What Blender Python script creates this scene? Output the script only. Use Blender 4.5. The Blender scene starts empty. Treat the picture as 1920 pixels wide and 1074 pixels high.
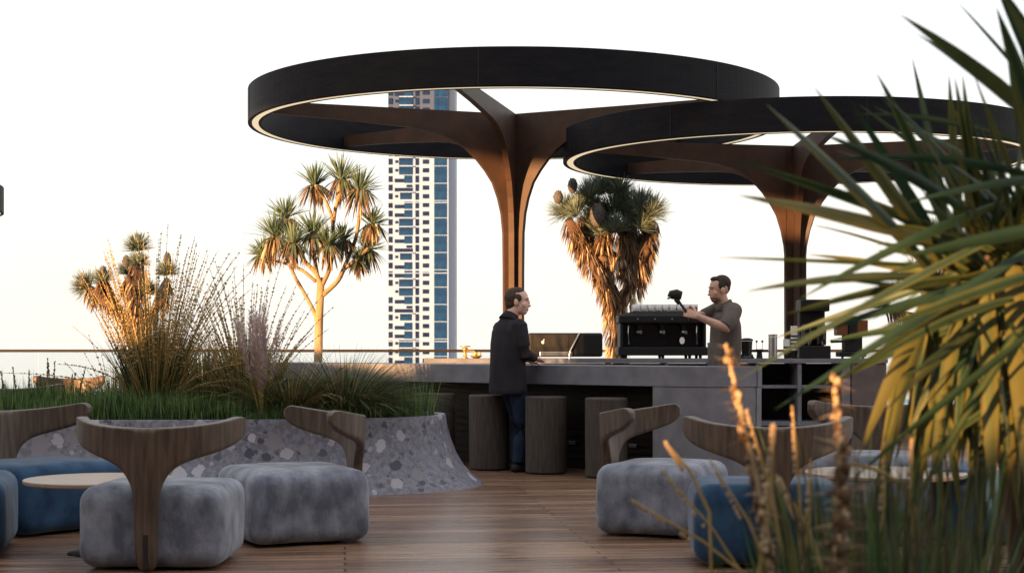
import bpy, math, random
from mathutils import Vector, Matrix, noise
R = math.radians
scene = bpy.context.scene
# ------------------------------------------------------------------ camera
FPX, HX, HY, EYE = 2981.0, 960.0, 650.0, 1.23
cam_d = bpy.data.cameras.new("camera"); cam = bpy.data.objects.new("camera", cam_d)
scene.collection.objects.link(cam); scene.camera = cam
cam.location = (0, 0, EYE); cam.rotation_euler = (R(90), 0, 0)
cam_d.sensor_width = 36; cam_d.lens = 36 * FPX / 1920; cam_d.shift_y = 113 / 1920
cam_d.clip_start = 0.05; cam_d.clip_end = 40000
cam_d.dof.use_dof = True; cam_d.dof.focus_distance = 16.0; cam_d.dof.aperture_fstop = 5.0
# ------------------------------------------------------------------ light
SUN_TO = Vector((-0.64, -0.77, 0)).normalized(); ELEV = 5.5
world = bpy.data.worlds.new("World"); scene.world = world; world.use_nodes = True
wn = world.node_tree.nodes; wl = world.node_tree.links
bg = wn['Background']; sky = wn.new('ShaderNodeTexSky'); sky.sky_type = 'NISHITA'; sky.sun_disc = False
sky.sun_elevation = R(ELEV); sky.sun_rotation = math.atan2(SUN_TO.x, SUN_TO.y)
sky.air_density = 1.0; sky.dust_density = 2.0; sky.ozone_density = 1.0
# thin bright evening cloud veil over the blue: mostly white, a little warmer at the horizon
geo = wn.new('ShaderNodeTexCoord'); sx_ = wn.new('ShaderNodeSeparateXYZ'); wl.new(geo.outputs['Generated'], sx_.inputs[0])
vr = wn.new('ShaderNodeValToRGB'); vr.color_ramp.elements[0].position = 0.0; vr.color_ramp.elements[0].color = (1.0, .935, .86, 1)
vr.color_ramp.elements[1].position = .22; vr.color_ramp.elements[1].color = (.91, .915, .935, 1)
cn = wn.new('ShaderNodeTexNoise'); cn.inputs['Scale'].default_value = 2.2; cn.inputs['Detail'].default_value = 5; wl.new(geo.outputs['Generated'], cn.inputs['Vector'])
cm = wn.new('ShaderNodeMapRange'); cm.inputs[1].default_value = .3; cm.inputs[2].default_value = .7; cm.inputs[3].default_value = 2.05; cm.inputs[4].default_value = 2.5
wl.new(cn.outputs[0], cm.inputs[0]); vs_ = wn.new('ShaderNodeVectorMath'); vs_.operation = 'SCALE'
wl.new(sx_.outputs[2], vr.inputs[0]); wl.new(vr.outputs[0], vs_.inputs[0]); wl.new(cm.outputs[0], vs_.inputs['Scale'])
mxw = wn.new('ShaderNodeMix'); mxw.data_type = 'RGBA'; mxw.inputs[0].default_value = .88
wl.new(sky.outputs[0], mxw.inputs[6]); wl.new(vs_.outputs[0], mxw.inputs[7]); wl.new(mxw.outputs[2], bg.inputs[0]); bg.inputs[1].default_value = 0.13
sl = bpy.data.lights.new("sun", 'SUN'); sun = bpy.data.objects.new("sun", sl); scene.collection.objects.link(sun)
sl.energy = 3.7; sl.angle = R(0.5); sl.color = (1.0, 0.54, 0.22)
sd = Vector((SUN_TO.x * math.cos(R(ELEV)), SUN_TO.y * math.cos(R(ELEV)), math.sin(R(ELEV))))
sun.rotation_euler = sd.to_track_quat('Z', 'Y').to_euler()
scene.view_settings.view_transform = 'Standard'; scene.view_settings.look = 'None'
scene.view_settings.exposure = 2.1; scene.view_settings.gamma = 1
scene.render.resolution_x = 1024; scene.render.resolution_y = 572

C = scene.collection
def P(px, py, d):
    return Vector(((px - HX) / FPX * d, d, EYE + (HY - py) / FPX * d))
def GX(px, d): return (px - HX) / FPX * d

# ------------------------------------------------------------------ mesh builder
class MB:
    def __init__(s): s.v = []; s.f = []; s.m = []
    def add(s, vs, fs, mi=0):
        o = len(s.v); s.v += [tuple(v) for v in vs]
        s.f += [tuple(i + o for i in f) for f in fs]; s.m += [mi] * len(fs)
    def box(s, c, d, rz=0, mi=0, M=None):
        hx, hy, hz = d[0] / 2, d[1] / 2, d[2] / 2
        vs = [Vector((x, y, z)) for x in (-hx, hx) for y in (-hy, hy) for z in (-hz, hz)]
        rot = Matrix.Rotation(rz, 3, 'Z') if M is None else M
        vs = [rot @ v + Vector(c) for v in vs]
        s.add(vs, [(0, 1, 3, 2), (4, 6, 7, 5), (0, 4, 5, 1), (2, 3, 7, 6), (0, 2, 6, 4), (1, 5, 7, 3)], mi)
    def tube(s, pts, rad, n=10, mi=0, ref=(0, 0, 1), caps=True):
        pts = [Vector(p) for p in pts]; k = len(pts)
        if not isinstance(rad, (list, tuple)): rad = [rad] * k
        ref = Vector(ref); vs = []
        for i, p in enumerate(pts):
            t = (pts[min(i + 1, k - 1)] - pts[max(i - 1, 0)])
            if t.length < 1e-9: t = Vector((0, 0, 1))
            t.normalize()
            a = t.cross(ref)
            if a.length < 1e-3: a = t.cross(Vector((0, 1, 0)))
            if a.length < 1e-3: a = t.cross(Vector((1, 0, 0)))
            a.normalize(); b = a.cross(t)
            r = rad[i]; ra, rb = (r if isinstance(r, (list, tuple)) else (r, r))
            for j in range(n):
                w = 2 * math.pi * j / n
                vs.append(p + a * (ra * math.cos(w)) + b * (rb * math.sin(w)))
        fs = [(i * n + j, i * n + (j + 1) % n, (i + 1) * n + (j + 1) % n, (i + 1) * n + j) for i in range(k - 1) for j in range(n)]
        if caps: fs += [tuple(reversed(range(n))), tuple(range((k - 1) * n, k * n))]
        s.add(vs, fs, mi)
    def ell(s, c, r, n=12, m=8, M=None, mi=0):
        c = Vector(c); vs = []; r = (r, r, r) if not isinstance(r, (list, tuple)) else r
        for i in range(1, m):
            th = math.pi * i / m
            for j in range(n):
                w = 2 * math.pi * j / n
                v = Vector((r[0] * math.sin(th) * math.cos(w), r[1] * math.sin(th) * math.sin(w), r[2] * math.cos(th)))
                vs.append((M @ v if M else v) + c)
        top = Vector((0, 0, r[2])); vs.append((M @ top if M else top) + c); vs.append((M @ -top if M else -top) + c)
        fs = [(i * n + j, (i + 1) * n + j, (i + 1) * n + (j + 1) % n, i * n + (j + 1) % n) for i in range(m - 2) for j in range(n)]
        t = (m - 1) * n
        fs += [(t, j, (j + 1) % n) for j in range(n)] + [(t + 1, (m - 2) * n + (j + 1) % n, (m - 2) * n + j) for j in range(n)]
        s.add(vs, fs, mi)
    def prism(s, pts, z0, z1, mi=0):
        n = len(pts)
        vs = [(p[0], p[1], z0) for p in pts] + [(p[0], p[1], z1) for p in pts]
        fs = [(i, (i + 1) % n, n + (i + 1) % n, n + i) for i in range(n)] + [tuple(reversed(range(n))), tuple(range(n, 2 * n))]
        s.add(vs, fs, mi)
    def lathe(s, prof, n=32, c=(0, 0, 0), mi=0, closed=False):
        k = len(prof); c = Vector(c)
        vs = [c + Vector((r * math.cos(2 * math.pi * j / n), r * math.sin(2 * math.pi * j / n), z)) for r, z in prof for j in range(n)]
        kk = k if closed else k - 1
        fs = [(i * n + j, i * n + (j + 1) % n, ((i + 1) % k) * n + (j + 1) % n, ((i + 1) % k) * n + j) for i in range(kk) for j in range(n)]
        if not closed: fs += [tuple(reversed(range(n))), tuple(range((k - 1) * n, k * n))]
        s.add(vs, fs, mi)
    def blade(s, base, d, L, w, droop=0.3, seg=4, fold=0.25, mi=0, tw=0.0, prof=None, mi2=None):
        base = Vector(base); d = Vector(d).normalized(); side = d.cross(Vector((0, 0, 1)))
        if side.length < 0.05: side = Vector((math.cos(tw * 7), math.sin(tw * 7), 0))
        side.normalize()
        side = Matrix.Rotation(tw, 3, d) @ side
        vs = []
        for i in range(seg + 1):
            t = i / seg
            p = base + d * (L * t) + Vector((0, 0, -1)) * (droop * L * t * t)
            tt = (d + Vector((0, 0, -2 * droop * t))).normalized()
            up = side.cross(tt)
            ww = w * 0.5 * ((0.55 + 0.9 * t) if t < 0.5 else 2 * (1 - t)) if prof is None else w * .5 * prof(t)
            if i == seg: ww = w * 0.02
            vs += [p - side * ww, p - up * (fold * ww), p + side * ww]
        fs = []
        for i in range(seg):
            a = i * 3
            fs += [(a, a + 1, a + 4, a + 3), (a + 1, a + 2, a + 5, a + 4)]
        o = len(s.v); s.v += [tuple(v) for v in vs]; s.f += [tuple(i + o for i in f) for f in fs]
        s.m += [mi if (k % 2 == 0 or mi2 is None) else mi2 for k in range(len(fs))]
    def build(s, name, mats, parent=None, smooth=False, loc=(0, 0, 0), bevel=0, bseg=2):
        me = bpy.data.meshes.new(name); me.from_pydata(s.v, [], s.f)
        if not isinstance(mats, (list, tuple)): mats = [mats]
        for m in mats: me.materials.append(m)
        me.polygons.foreach_set('material_index', s.m)
        if smooth: me.polygons.foreach_set('use_smooth', [True] * len(s.f))
        me.update()
        o = bpy.data.objects.new(name, me); C.objects.link(o)
        if parent: o.parent = parent
        o.location = loc
        if bevel:
            b = o.modifiers.new('bevel', 'BEVEL'); b.width = bevel; b.segments = bseg; b.limit_method = 'ANGLE'; b.angle_limit = R(40)
        return o
def tag(o, label=None, cat=None, group=None, kind=None):
    if label: o['label'] = label
    if cat: o['category'] = cat
    if group: o['group'] = group
    if kind: o['kind'] = kind
    return o
def thing(name, loc, label, cat, group=None, rz=0):
    o = bpy.data.objects.new(name, None); C.objects.link(o); o.location = loc; o.rotation_euler = (0, 0, rz)
    o.empty_display_size = .1
    return tag(o, label, cat, group)
def copy_tree(o, parent=None):
    c = o.copy(); C.objects.link(c); c.parent = parent
    for ch in list(o.children): copy_tree(ch, c)
    return c

# ------------------------------------------------------------------ materials
def mat(name, col, rough=.6, metal=0, spec=.5, noise_scale=None, col2=None, stretch=(1, 1, 1), bump=0, bscale=None, emit=None, es=0,
        sheen=0, transl=0, detail=5, lo=.35, hi=.65, rough2=None, coat=0):
    m = bpy.data.materials.new(name); m.use_nodes = True; nt = m.node_tree; N = nt.nodes; Lk = nt.links
    b = N['Principled BSDF']; b.inputs['Base Color'].default_value = (*col, 1); b.inputs['Roughness'].default_value = rough
    b.inputs['Metallic'].default_value = metal; b.inputs['Specular IOR Level'].default_value = spec
    if sheen: b.inputs['Sheen Weight'].default_value = sheen * .6; b.inputs['Sheen Roughness'].default_value = .4
    if coat: b.inputs['Coat Weight'].default_value = coat
    if emit: b.inputs['Emission Color'].default_value = (*emit, 1); b.inputs['Emission Strength'].default_value = es
    tc = N.new('ShaderNodeTexCoord'); mp = N.new('ShaderNodeMapping'); mp.inputs['Scale'].default_value = stretch
    Lk.new(tc.outputs['Object'], mp.inputs[0])
    if noise_scale:
        n = N.new('ShaderNodeTexNoise'); n.inputs['Scale'].default_value = noise_scale; n.inputs['Detail'].default_value = detail
        Lk.new(mp.outputs[0], n.inputs['Vector'])
        r = N.new('ShaderNodeMapRange'); r.inputs[1].default_value = lo; r.inputs[2].default_value = hi
        Lk.new(n.outputs[0], r.inputs[0])
        if col2:
            mx = N.new('ShaderNodeMix'); mx.data_type = 'RGBA'; mx.inputs[6].default_value = (*col, 1); mx.inputs[7].default_value = (*col2, 1)
            Lk.new(r.outputs[0], mx.inputs[0]); Lk.new(mx.outputs[2], b.inputs['Base Color'])
        if rough2 is not None:
            r2 = N.new('ShaderNodeMapRange'); r2.inputs[1].default_value = lo; r2.inputs[2].default_value = hi
            r2.inputs[3].default_value = rough; r2.inputs[4].default_value = rough2
            Lk.new(n.outputs[0], r2.inputs[0]); Lk.new(r2.outputs[0], b.inputs['Roughness'])
    if bump:
        n2 = N.new('ShaderNodeTexNoise'); n2.inputs['Scale'].default_value = bscale or (noise_scale or 10) * 2; n2.inputs['Detail'].default_value = 4
        Lk.new(mp.outputs[0], n2.inputs['Vector'])
        bp = N.new('ShaderNodeBump'); bp.inputs['Strength'].default_value = bump; bp.inputs['Distance'].default_value = .01
        Lk.new(n2.outputs[0], bp.inputs['Height']); Lk.new(bp.outputs[0], b.inputs['Normal'])
    if transl:
        tr = N.new('ShaderNodeBsdfTranslucent'); ms = N.new('ShaderNodeMixShader'); ms.inputs[0].default_value = transl
        out = N['Material Output']
        src = b.inputs['Base Color'].links[0].from_socket if b.inputs['Base Color'].links else None
        if src: Lk.new(src, tr.inputs[0])
        else: tr.inputs[0].default_value = (*col, 1)
        Lk.new(b.outputs[0], ms.inputs[1]); Lk.new(tr.outputs[0], ms.inputs[2]); Lk.new(ms.outputs[0], out.inputs[0])
    return m
M = {}
M['ring'] = mat('ring_dark_metal', (.0065, .007, .011), .6, 0, .13, 3, (.013, .0115, .0135), (1, 1, 4), bump=.25, bscale=14)
M['arm'] = mat('arm_bronze_metal', (.074, .040, .026), .5, 0, .22, 5, (.052, .030, .021), bump=.08, bscale=30)
M['led'] = mat('led_strip', (.9, .8, .6), .5, emit=(1, .84, .55), es=.17)
M['conc'] = mat('counter_concrete', (.15, .15, .178), .6, 0, .35, 5, (.215, .21, .235), bump=.12, bscale=30, detail=9)
M['concw'] = mat('counter_warm_concrete', (.12, .095, .095), .62, 0, .35, 4, (.17, .135, .13), bump=.1, bscale=30, detail=9)
M['darkwood'] = mat('dark_wood_panel', (.018, .013, .011), .5, 0, .3, 6, (.03, .021, .017), (1, 1, 30), bump=.3, bscale=4)
M['stool'] = mat('stool_wood', (.05, .04, .034), .6, 0, .3, 9, (.08, .065, .055), (6, 6, .6), bump=.15)
M['chair'] = mat('chair_walnut', (.07, .047, .034), .45, 0, .4, 7, (.14, .095, .068), (5, 5, .5), bump=.12, detail=8)
M['chaird'] = mat('chair_slot_dark', (.02, .014, .012), .6)
M['velvet'] = mat('grey_velvet', (.12, .128, .162), .85, 0, .15, 9, (.30, .315, .37), (1, 1, .6), bump=.6, bscale=45, sheen=.6, detail=12, lo=.36, hi=.68)
M['blue'] = mat('blue_velvet', (.016, .042, .088), .85, 0, .15, 6, (.04, .095, .175), (1, 1, .8), bump=.35, bscale=8, sheen=.45, detail=8, lo=.38, hi=.65)
M['tabletop'] = mat('pale_oak_top', (.32, .24, .18), .4, 0, .5, 5, (.4, .3, .23), (1, 9, 1))
M['black'] = mat('black_steel', (.012, .012, .013), .55, 0, .3)
M['blackgloss'] = mat('black_gloss', (.008, .008, .009), .18, 0, .5)
M['blackmatt'] = mat('black_matt', (.014, .013, .014), .65, 0, .3, 20, (.02, .019, .02))
M['steel'] = mat('brushed_steel', (.5, .5, .51), .3, .9, .5, 30, (.42, .42, .43), (1, 1, 10))
M['white'] = mat('white_ceramic', (.85, .85, .86), .35)
M['brass'] = mat('brass', (.62, .38, .12), .35, .8)
M['copper'] = mat('bronze_panel', (.25, .1, .045), .4, .5)
M['soil'] = mat('soil', (.035, .024, .017), .95, 0, .2, 15, (.06, .045, .03), bump=.6)
M['rail'] = mat('rail_bronze', (.02, .015, .013), .6, 0, .2)
M['joint'] = mat('panel_joint', (.006, .006, .007), .7)
# foliage
M['g_grass'] = mat('lawn_green', (.15, .25, .065), .6, 0, .3, 3, (.23, .34, .1), transl=.25)
M['g_grass2'] = mat('lawn_green_deep', (.065, .135, .042), .6, 0, .3, 3, (.10, .18, .06), transl=.2)
M['olive'] = mat('olive_blade', (.10, .11, .035), .6, 0, .3, 3, (.16, .155, .05), transl=.25)
M['darkgr'] = mat('dark_green_blade', (.03, .045, .022), .6, 0, .3, 3, (.05, .065, .03), transl=.2)
M['straw'] = mat('straw_stalk', (.46, .32, .12), .65, 0, .25, 4, (.62, .45, .18), transl=.15)
M['seed'] = mat('seed_brown', (.32, .2, .08), .75, 0, .2, 4, (.45, .29, .12))
M['plume'] = mat('mauve_plume', (.55, .44, .44), .8, 0, .2, 8, (.7, .58, .55), transl=.2)
M['cab'] = mat('palm_leaf_green', (.14, .21, .13), .5, 0, .3, 4, (.2, .28, .19), transl=.25)
M['cab2'] = mat('palm_leaf_dark', (.08, .115, .065), .5, 0, .3, 4, (.12, .16, .09), transl=.2)
M['dead'] = mat('dead_leaf', (.16, .10, .06), .75, 0, .2, 6, (.25, .16, .095), transl=.2)
M['dead2'] = mat('dead_leaf_pale', (.55, .40, .25), .75, 0, .2, 6, (.7, .53, .34), transl=.2)
M['dead3'] = mat('dead_leaf_dark', (.10, .06, .04), .8, 0, .2, 6, (.16, .1, .07), transl=.1)
M['bark'] = mat('pale_bark', (.3, .2, .11), .85, 0, .2, 12, (.42, .3, .17), (1, 1, .4), bump=.6)
M['yucca'] = mat('spiky_blue_green', (.20, .26, .23), .5, 0, .3, 4, (.29, .34, .28), transl=.15)
M['bud'] = mat('grey_bud', (.085, .08, .085), .8, 0, .2, 30, (.13, .12, .12), bump=.5)
M['fg'] = mat('yucca_leaf_green', (.018, .045, .022), .45, 0, .3, 6, (.035, .07, .03), (1, 1, 1), transl=.2)
M['fy'] = mat('yucca_leaf_yellow', (.105, .10, .026), .45, 0, .25, 6, (.155, .14, .04), transl=.3)
M['fo'] = mat('yucca_leaf_olive', (.06, .08, .028), .45, 0, .25, 6, (.11, .12, .04), transl=.25)
# terrazzo
def terrazzo():
    m = bpy.data.materials.new('terrazzo'); m.use_nodes = True; nt = m.node_tree; N = nt.nodes; Lk = nt.links
    b = N['Principled BSDF']; b.inputs['Roughness'].default_value = .5
    tc = N.new('ShaderNodeTexCoord')
    nz = N.new('ShaderNodeTexNoise'); nz.inputs['Scale'].default_value = 14; nz.inputs['Detail'].default_value = 4
    Lk.new(tc.outputs['Object'], nz.inputs['Vector'])
    va = N.new('ShaderNodeVectorMath'); va.operation = 'MULTIPLY_ADD'; va.inputs[1].default_value = (.07, .07, .07)
    Lk.new(nz.outputs['Color'], va.inputs[0]); Lk.new(tc.outputs['Object'], va.inputs[2])
    cur = None
    fine = N.new('ShaderNodeTexNoise'); fine.inputs['Scale'].default_value = 22; fine.inputs['Detail'].default_value = 8
    Lk.new(tc.outputs['Object'], fine.inputs['Vector'])
    rp = N.new('ShaderNodeValToRGB'); rp.color_ramp.elements[0].position = .38; rp.color_ramp.elements[1].position = .62
    rp.color_ramp.elements[0].color = (.12, .113, .145, 1); rp.color_ramp.elements[1].color = (.2, .19, .23, 1)
    Lk.new(fine.outputs[0], rp.inputs[0]); cur = rp.outputs[0]
    for sc, thr, keep, cols in ((28, .36, .7, [(.05, .048, .065), (.24, .23, .27), (.11, .1, .12)]),
                                (12, .46, .72, [(.045, .042, .06), (.30, .285, .32), (.13, .11, .12), (.07, .07, .095)]),
                                (6.8, .44, .55, [(.40, .385, .42), (.04, .038, .055), (.33, .31, .35), (.055, .055, .075), (.19, .175, .19)])):
        v = N.new('ShaderNodeTexVoronoi'); v.inputs['Scale'].default_value = sc; v.distance = 'MANHATTAN' if sc > 10 else 'EUCLIDEAN'
        Lk.new(va.outputs[0], v.inputs['Vector'])
        sep = N.new('ShaderNodeSeparateColor'); Lk.new(v.outputs['Color'], sep.inputs[0])
        # threshold varies per cell
        mr = N.new('ShaderNodeMapRange'); mr.inputs[1].default_value = 1 - keep; mr.inputs[2].default_value = 1
        mr.inputs[3].default_value = thr * .5; mr.inputs[4].default_value = thr * 1.25
        Lk.new(sep.outputs[0], mr.inputs[0])
        lt = N.new('ShaderNodeMath'); lt.operation = 'LESS_THAN'; Lk.new(v.outputs['Distance'], lt.inputs[0]); Lk.new(mr.outputs[0], lt.inputs[1])
        gt = N.new('ShaderNodeMath'); gt.operation = 'GREATER_THAN'; gt.inputs[1].default_value = 1 - keep; Lk.new(sep.outputs[0], gt.inputs[0])
        mu = N.new('ShaderNodeMath'); mu.operation = 'MULTIPLY'; Lk.new(lt.outputs[0], mu.inputs[0]); Lk.new(gt.outputs[0], mu.inputs[1])
        cr = N.new('ShaderNodeValToRGB'); cr.color_ramp.interpolation = 'CONSTANT'
        while len(cr.color_ramp.elements) < len(cols): cr.color_ramp.elements.new(.5)
        for i, c in enumerate(cols):
            cr.color_ramp.elements[i].position = i / len(cols); cr.color_ramp.elements[i].color = (*c, 1)
        Lk.new(sep.outputs[1], cr.inputs[0])
        mx = N.new('ShaderNodeMix'); mx.data_type = 'RGBA'
        Lk.new(mu.outputs[0], mx.inputs[0]); Lk.new(cur, mx.inputs[6]); Lk.new(cr.outputs[0], mx.inputs[7]); cur = mx.outputs[2]
    Lk.new(cur, b.inputs['Base Color'])
    return m
M['terrazzo'] = terrazzo()
def deck():
    m = bpy.data.materials.new('timber_deck'); m.use_nodes = True; nt = m.node_tree; N = nt.nodes; Lk = nt.links
    b = N['Principled BSDF']; tc = N.new('ShaderNodeTexCoord'); mp = N.new('ShaderNodeMapping')
    mp.inputs['Rotation'].default_value = (0, 0, R(-6)); Lk.new(tc.outputs['Object'], mp.inputs[0])
    br = N.new('ShaderNodeTexBrick'); br.inputs['Scale'].default_value = 1; br.inputs['Brick Width'].default_value = 2.4
    br.inputs['Row Height'].default_value = .12; br.inputs['Mortar Size'].default_value = .006; br.inputs['Mortar Smooth'].default_value = .1
    br.inputs['Color1'].default_value = (0, 0, 0, 1); br.inputs['Color2'].default_value = (1, 1, 1, 1); br.inputs['Mortar'].default_value = (.5, .5, .5, 1)
    br.offset = .37; Lk.new(mp.outputs[0], br.inputs['Vector'])
    cr = N.new('ShaderNodeValToRGB'); e = cr.color_ramp.elements
    e[0].color = (.135, .069, .04, 1); e[1].color = (.30, .172, .105, 1); x = e.new(.5); x.color = (.205, .112, .068, 1)
    Lk.new(br.outputs['Color'], cr.inputs[0])
    mp2 = N.new('ShaderNodeMapping'); mp2.inputs['Scale'].default_value = (.7, 14, 1); Lk.new(mp.outputs[0], mp2.inputs[0])
    nz = N.new('ShaderNodeTexNoise'); nz.inputs['Scale'].default_value = 2.5; nz.inputs['Detail'].default_value = 7; Lk.new(mp2.outputs[0], nz.inputs['Vector'])
    mr = N.new('ShaderNodeMapRange'); mr.inputs[1].default_value = .3; mr.inputs[2].default_value = .7; mr.inputs[3].default_value = .55; mr.inputs[4].default_value = 1.4
    Lk.new(nz.outputs[0], mr.inputs[0])
    ml = N.new('ShaderNodeVectorMath'); ml.operation = 'SCALE'; Lk.new(cr.outputs[0], ml.inputs[0]); Lk.new(mr.outputs[0], ml.inputs['Scale'])
    mx = N.new('ShaderNodeMix'); mx.data_type = 'RGBA'; mx.inputs[7].default_value = (.018, .012, .01, 1)
    Lk.new(br.outputs['Fac'], mx.inputs[0]); Lk.new(ml.outputs[0], mx.inputs[6]); Lk.new(mx.outputs[2], b.inputs['Base Color'])
    mr2 = N.new('ShaderNodeMapRange'); mr2.inputs[1].default_value = .3; mr2.inputs[2].default_value = .7; mr2.inputs[3].default_value = .2; mr2.inputs[4].default_value = .42
    Lk.new(nz.outputs[0], mr2.inputs[0]); Lk.new(mr2.outputs[0], b.inputs['Roughness'])
    bp = N.new('ShaderNodeBump'); bp.inputs['Strength'].default_value = .35; bp.inputs['Distance'].default_value = .004
    iv = N.new('ShaderNodeMath'); iv.operation = 'SUBTRACT'; iv.inputs[0].default_value = 1; Lk.new(br.outputs['Fac'], iv.inputs[1])
    Lk.new(iv.outputs[0], bp.inputs['Height']); Lk.new(bp.outputs[0], b.inputs['Normal'])
    return m
M['deck'] = deck()
M['sea'] = mat('sea_water', (.03, .05, .06), .03, 0, .5)
M['land'] = mat('shore_ground', (.25, .24, .22), .9)
gl = mat('railing_glass', (.9, .95, .95), .02); gl.node_tree.nodes['Principled BSDF'].inputs['Transmission Weight'].default_value = 1
gl.node_tree.nodes['Principled BSDF'].inputs['IOR'].default_value = 1.02
M['glass'] = gl
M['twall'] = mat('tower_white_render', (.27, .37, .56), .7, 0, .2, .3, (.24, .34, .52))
M['twalld'] = mat('tower_shade_tone_and_trim', (.035, .06, .13), .7)  # dark tone: shade painted on upper walls, plain colour on roof and ribs
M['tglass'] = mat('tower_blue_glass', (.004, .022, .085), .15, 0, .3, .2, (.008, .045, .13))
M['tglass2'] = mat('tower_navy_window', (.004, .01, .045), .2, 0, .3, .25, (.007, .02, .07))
M['render'] = mat('dark_render_wall', (.1, .09, .085), .9, 0, .2, 2, (.13, .12, .11))

# ------------------------------------------------------------------ setting
mb = MB(); mb.box((0, 8, -1.5), (70, 42, 3)); o = mb.build('terrace_deck', M['deck']); tag(o, kind='structure')
mb = MB(); mb.add([(-20000, -3000, -80), (20000, -3000, -80), (20000, 30000, -80), (-20000, 30000, -80)], [(0, 1, 2, 3)])
tag(mb.build('sea', M['sea']), kind='structure')
mb = MB(); mb.box((-30, 705, -79.5), (120, 60, 3)); tag(mb.build('shore_ground', M['land']), kind='structure')

# unseen sun and sky blockers added behind and left of the camera
mb = MB(); mb.box((12, -8, 8), (39, .5, 16)); mb.box((12, -7.6, 5.6), (39, .3, .3))
mb.box((-9.76, -8, 5.0), (4.4, .4, 4.0)); tag(mb.build('rear_shade_wall', M['render']), 'unseen tall dark wall added behind the viewer to shade the terrace', 'wall')  # added wall dims light from behind; its slab shades the upper yucca
mb = MB(); mb.box((-12, 2.8, 1.27), (.3, 21.5, 2.54)); mb.box((-9.7, -8, 1.22), (4.3, .3, 2.44))
tag(mb.build('left_shade_wall', M['render']), 'unseen low dark wall added at the left to block the low sun', 'wall')  # added wall keeps low sun off seats and counter
mb = MB(); mb.box((-12.6, -3.1, 2.45), (.8, 10.3, 4.9)); mb.box((-12.6, -3.1, 4.94), (.9, 10.4, .08)); tag(mb.build('left_shade_block', M['render']), 'unseen dark block added at the left to shade the bar and chairs', 'shade block')  # added block keeps sun off the bar and right seats
t = thing('left_shade_screen', (-13.5, 9, 0), 'unseen dark screen on posts added at the left to shade the high rings', 'shade screen')
mb = MB(); mb.box((1.4, 0, 6.8), (.15, 30, 2.0)); mb.box((-1.4, 0, 6.8), (.15, 30, 2.0)); mb.build('shade_band', M['darkwood'], t)  # added band on posts, casts shade over the high rings
for yy in (-14.8, 14.8):
    for xx in (-1.2, 1.2): mb = MB(); mb.box((xx, yy, 2.89), (.16, .16, 5.78)); mb.build('post', M['darkwood'], t)

# ------------------------------------------------------------------ tower
def tower():
    d = 700; k = FPX / d
    X = lambda px: (px - HX) / k
    Z = lambda py: EYE + (HY - py) / k
    x0, x1 = X(727), X(841); zt = Z(120); zb = -80
    t = thing('apartment_tower', ((x0 + x1) / 2, d + 14, zb), 'slender white high-rise with blue glass bands seen between the canopy columns', 'tower')
    ox, oy, oz = t.location
    def L(x, y, z): return (x - ox, y - oy, z - oz)
    zs = Z(238)
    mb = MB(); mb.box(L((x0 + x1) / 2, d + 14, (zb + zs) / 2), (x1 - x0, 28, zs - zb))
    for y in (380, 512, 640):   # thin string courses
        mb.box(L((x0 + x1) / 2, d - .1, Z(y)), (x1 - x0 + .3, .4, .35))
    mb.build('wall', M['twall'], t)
    mb = MB(); mb.box(L((x0 + x1) / 2, d + 14, (zt + zs) / 2), (x1 - x0 - .3, 27.6, zt - zs)); mb.build('upper_wall', M['twalld'], t)  # upper floors stand in shade, put into the wall colour
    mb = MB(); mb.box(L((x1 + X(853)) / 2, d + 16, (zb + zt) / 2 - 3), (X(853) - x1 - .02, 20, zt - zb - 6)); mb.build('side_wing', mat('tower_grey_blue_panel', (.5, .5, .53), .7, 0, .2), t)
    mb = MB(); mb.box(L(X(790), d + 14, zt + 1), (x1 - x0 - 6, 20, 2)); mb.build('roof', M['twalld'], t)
    wins = []; random.seed(4)
    fl = 16.2
    y = 150.0; i = 0
    while y < 930:
        def w(a, b, c, e, mi): wins.append(((X(a) + X(b)) / 2, Z((c + e) / 2), X(b) - X(a), abs(Z(c) - Z(e)), mi))
        gap = (530 < y < 550)
        if not gap: w(728.5, 736, y + 2, y + fl - 3, 1)
        ph = i % 7
        if ph in (0, 1, 4): w(740, 758, y + 7, y + 14, 1); w(758, 773, y + 1, y + fl - 1.2, 0)
        elif ph in (2, 3): w(741, 746.5, y + 5, y + 10, 1); w(748, 774, y + .6, y + fl - .6, 0)
        elif ph == 5: w(740, 774, y + 8, y + 14.8, 1); w(762, 773, y + 2, y + 7, 1)
        else: w(741, 746.5, y + 5, y + 10, 1); w(750, 772, y + 1, y + fl - 3, 0)
        w(778.8, 785.6, y + 1.2, y + fl - 2.0, 1)
        w(792.5, 804.5, y + 3.4, y + 11.6, 1)
        if i % 2 == 0: w(814, 821, y, y + 2 * fl - 1.4, 2); w(821.6, 838, y, y + 2 * fl - 1.4, 0)
        y += fl; i += 1
    wins = [w for w in wins if w[1] > zb + 3]
    wins.sort(key=lambda w: -w[2] * w[3])
    mats = [M['tglass'], M['tglass2'], M['tglass']]
    for w in wins[:99]:
        mb = MB(); mb.box((0, 0, 0), (w[2], .3, w[3])); mb.build('window', mats[w[4]], t, loc=L(w[0], d - .05, w[1]))
    mb = MB()
    for w in wins[99:]: mb.box(L(w[0], d - .05, w[1]), (w[2], .3, w[3]))
    o = mb.build('small_windows', M['tglass2'], t); tag(o, kind='stuff')
    mb = MB(); y = 150.; i = 0   # balcony slabs
    while y < 930:
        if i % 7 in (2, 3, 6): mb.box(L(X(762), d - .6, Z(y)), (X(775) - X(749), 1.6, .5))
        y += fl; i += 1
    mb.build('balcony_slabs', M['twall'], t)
tower()
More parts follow.
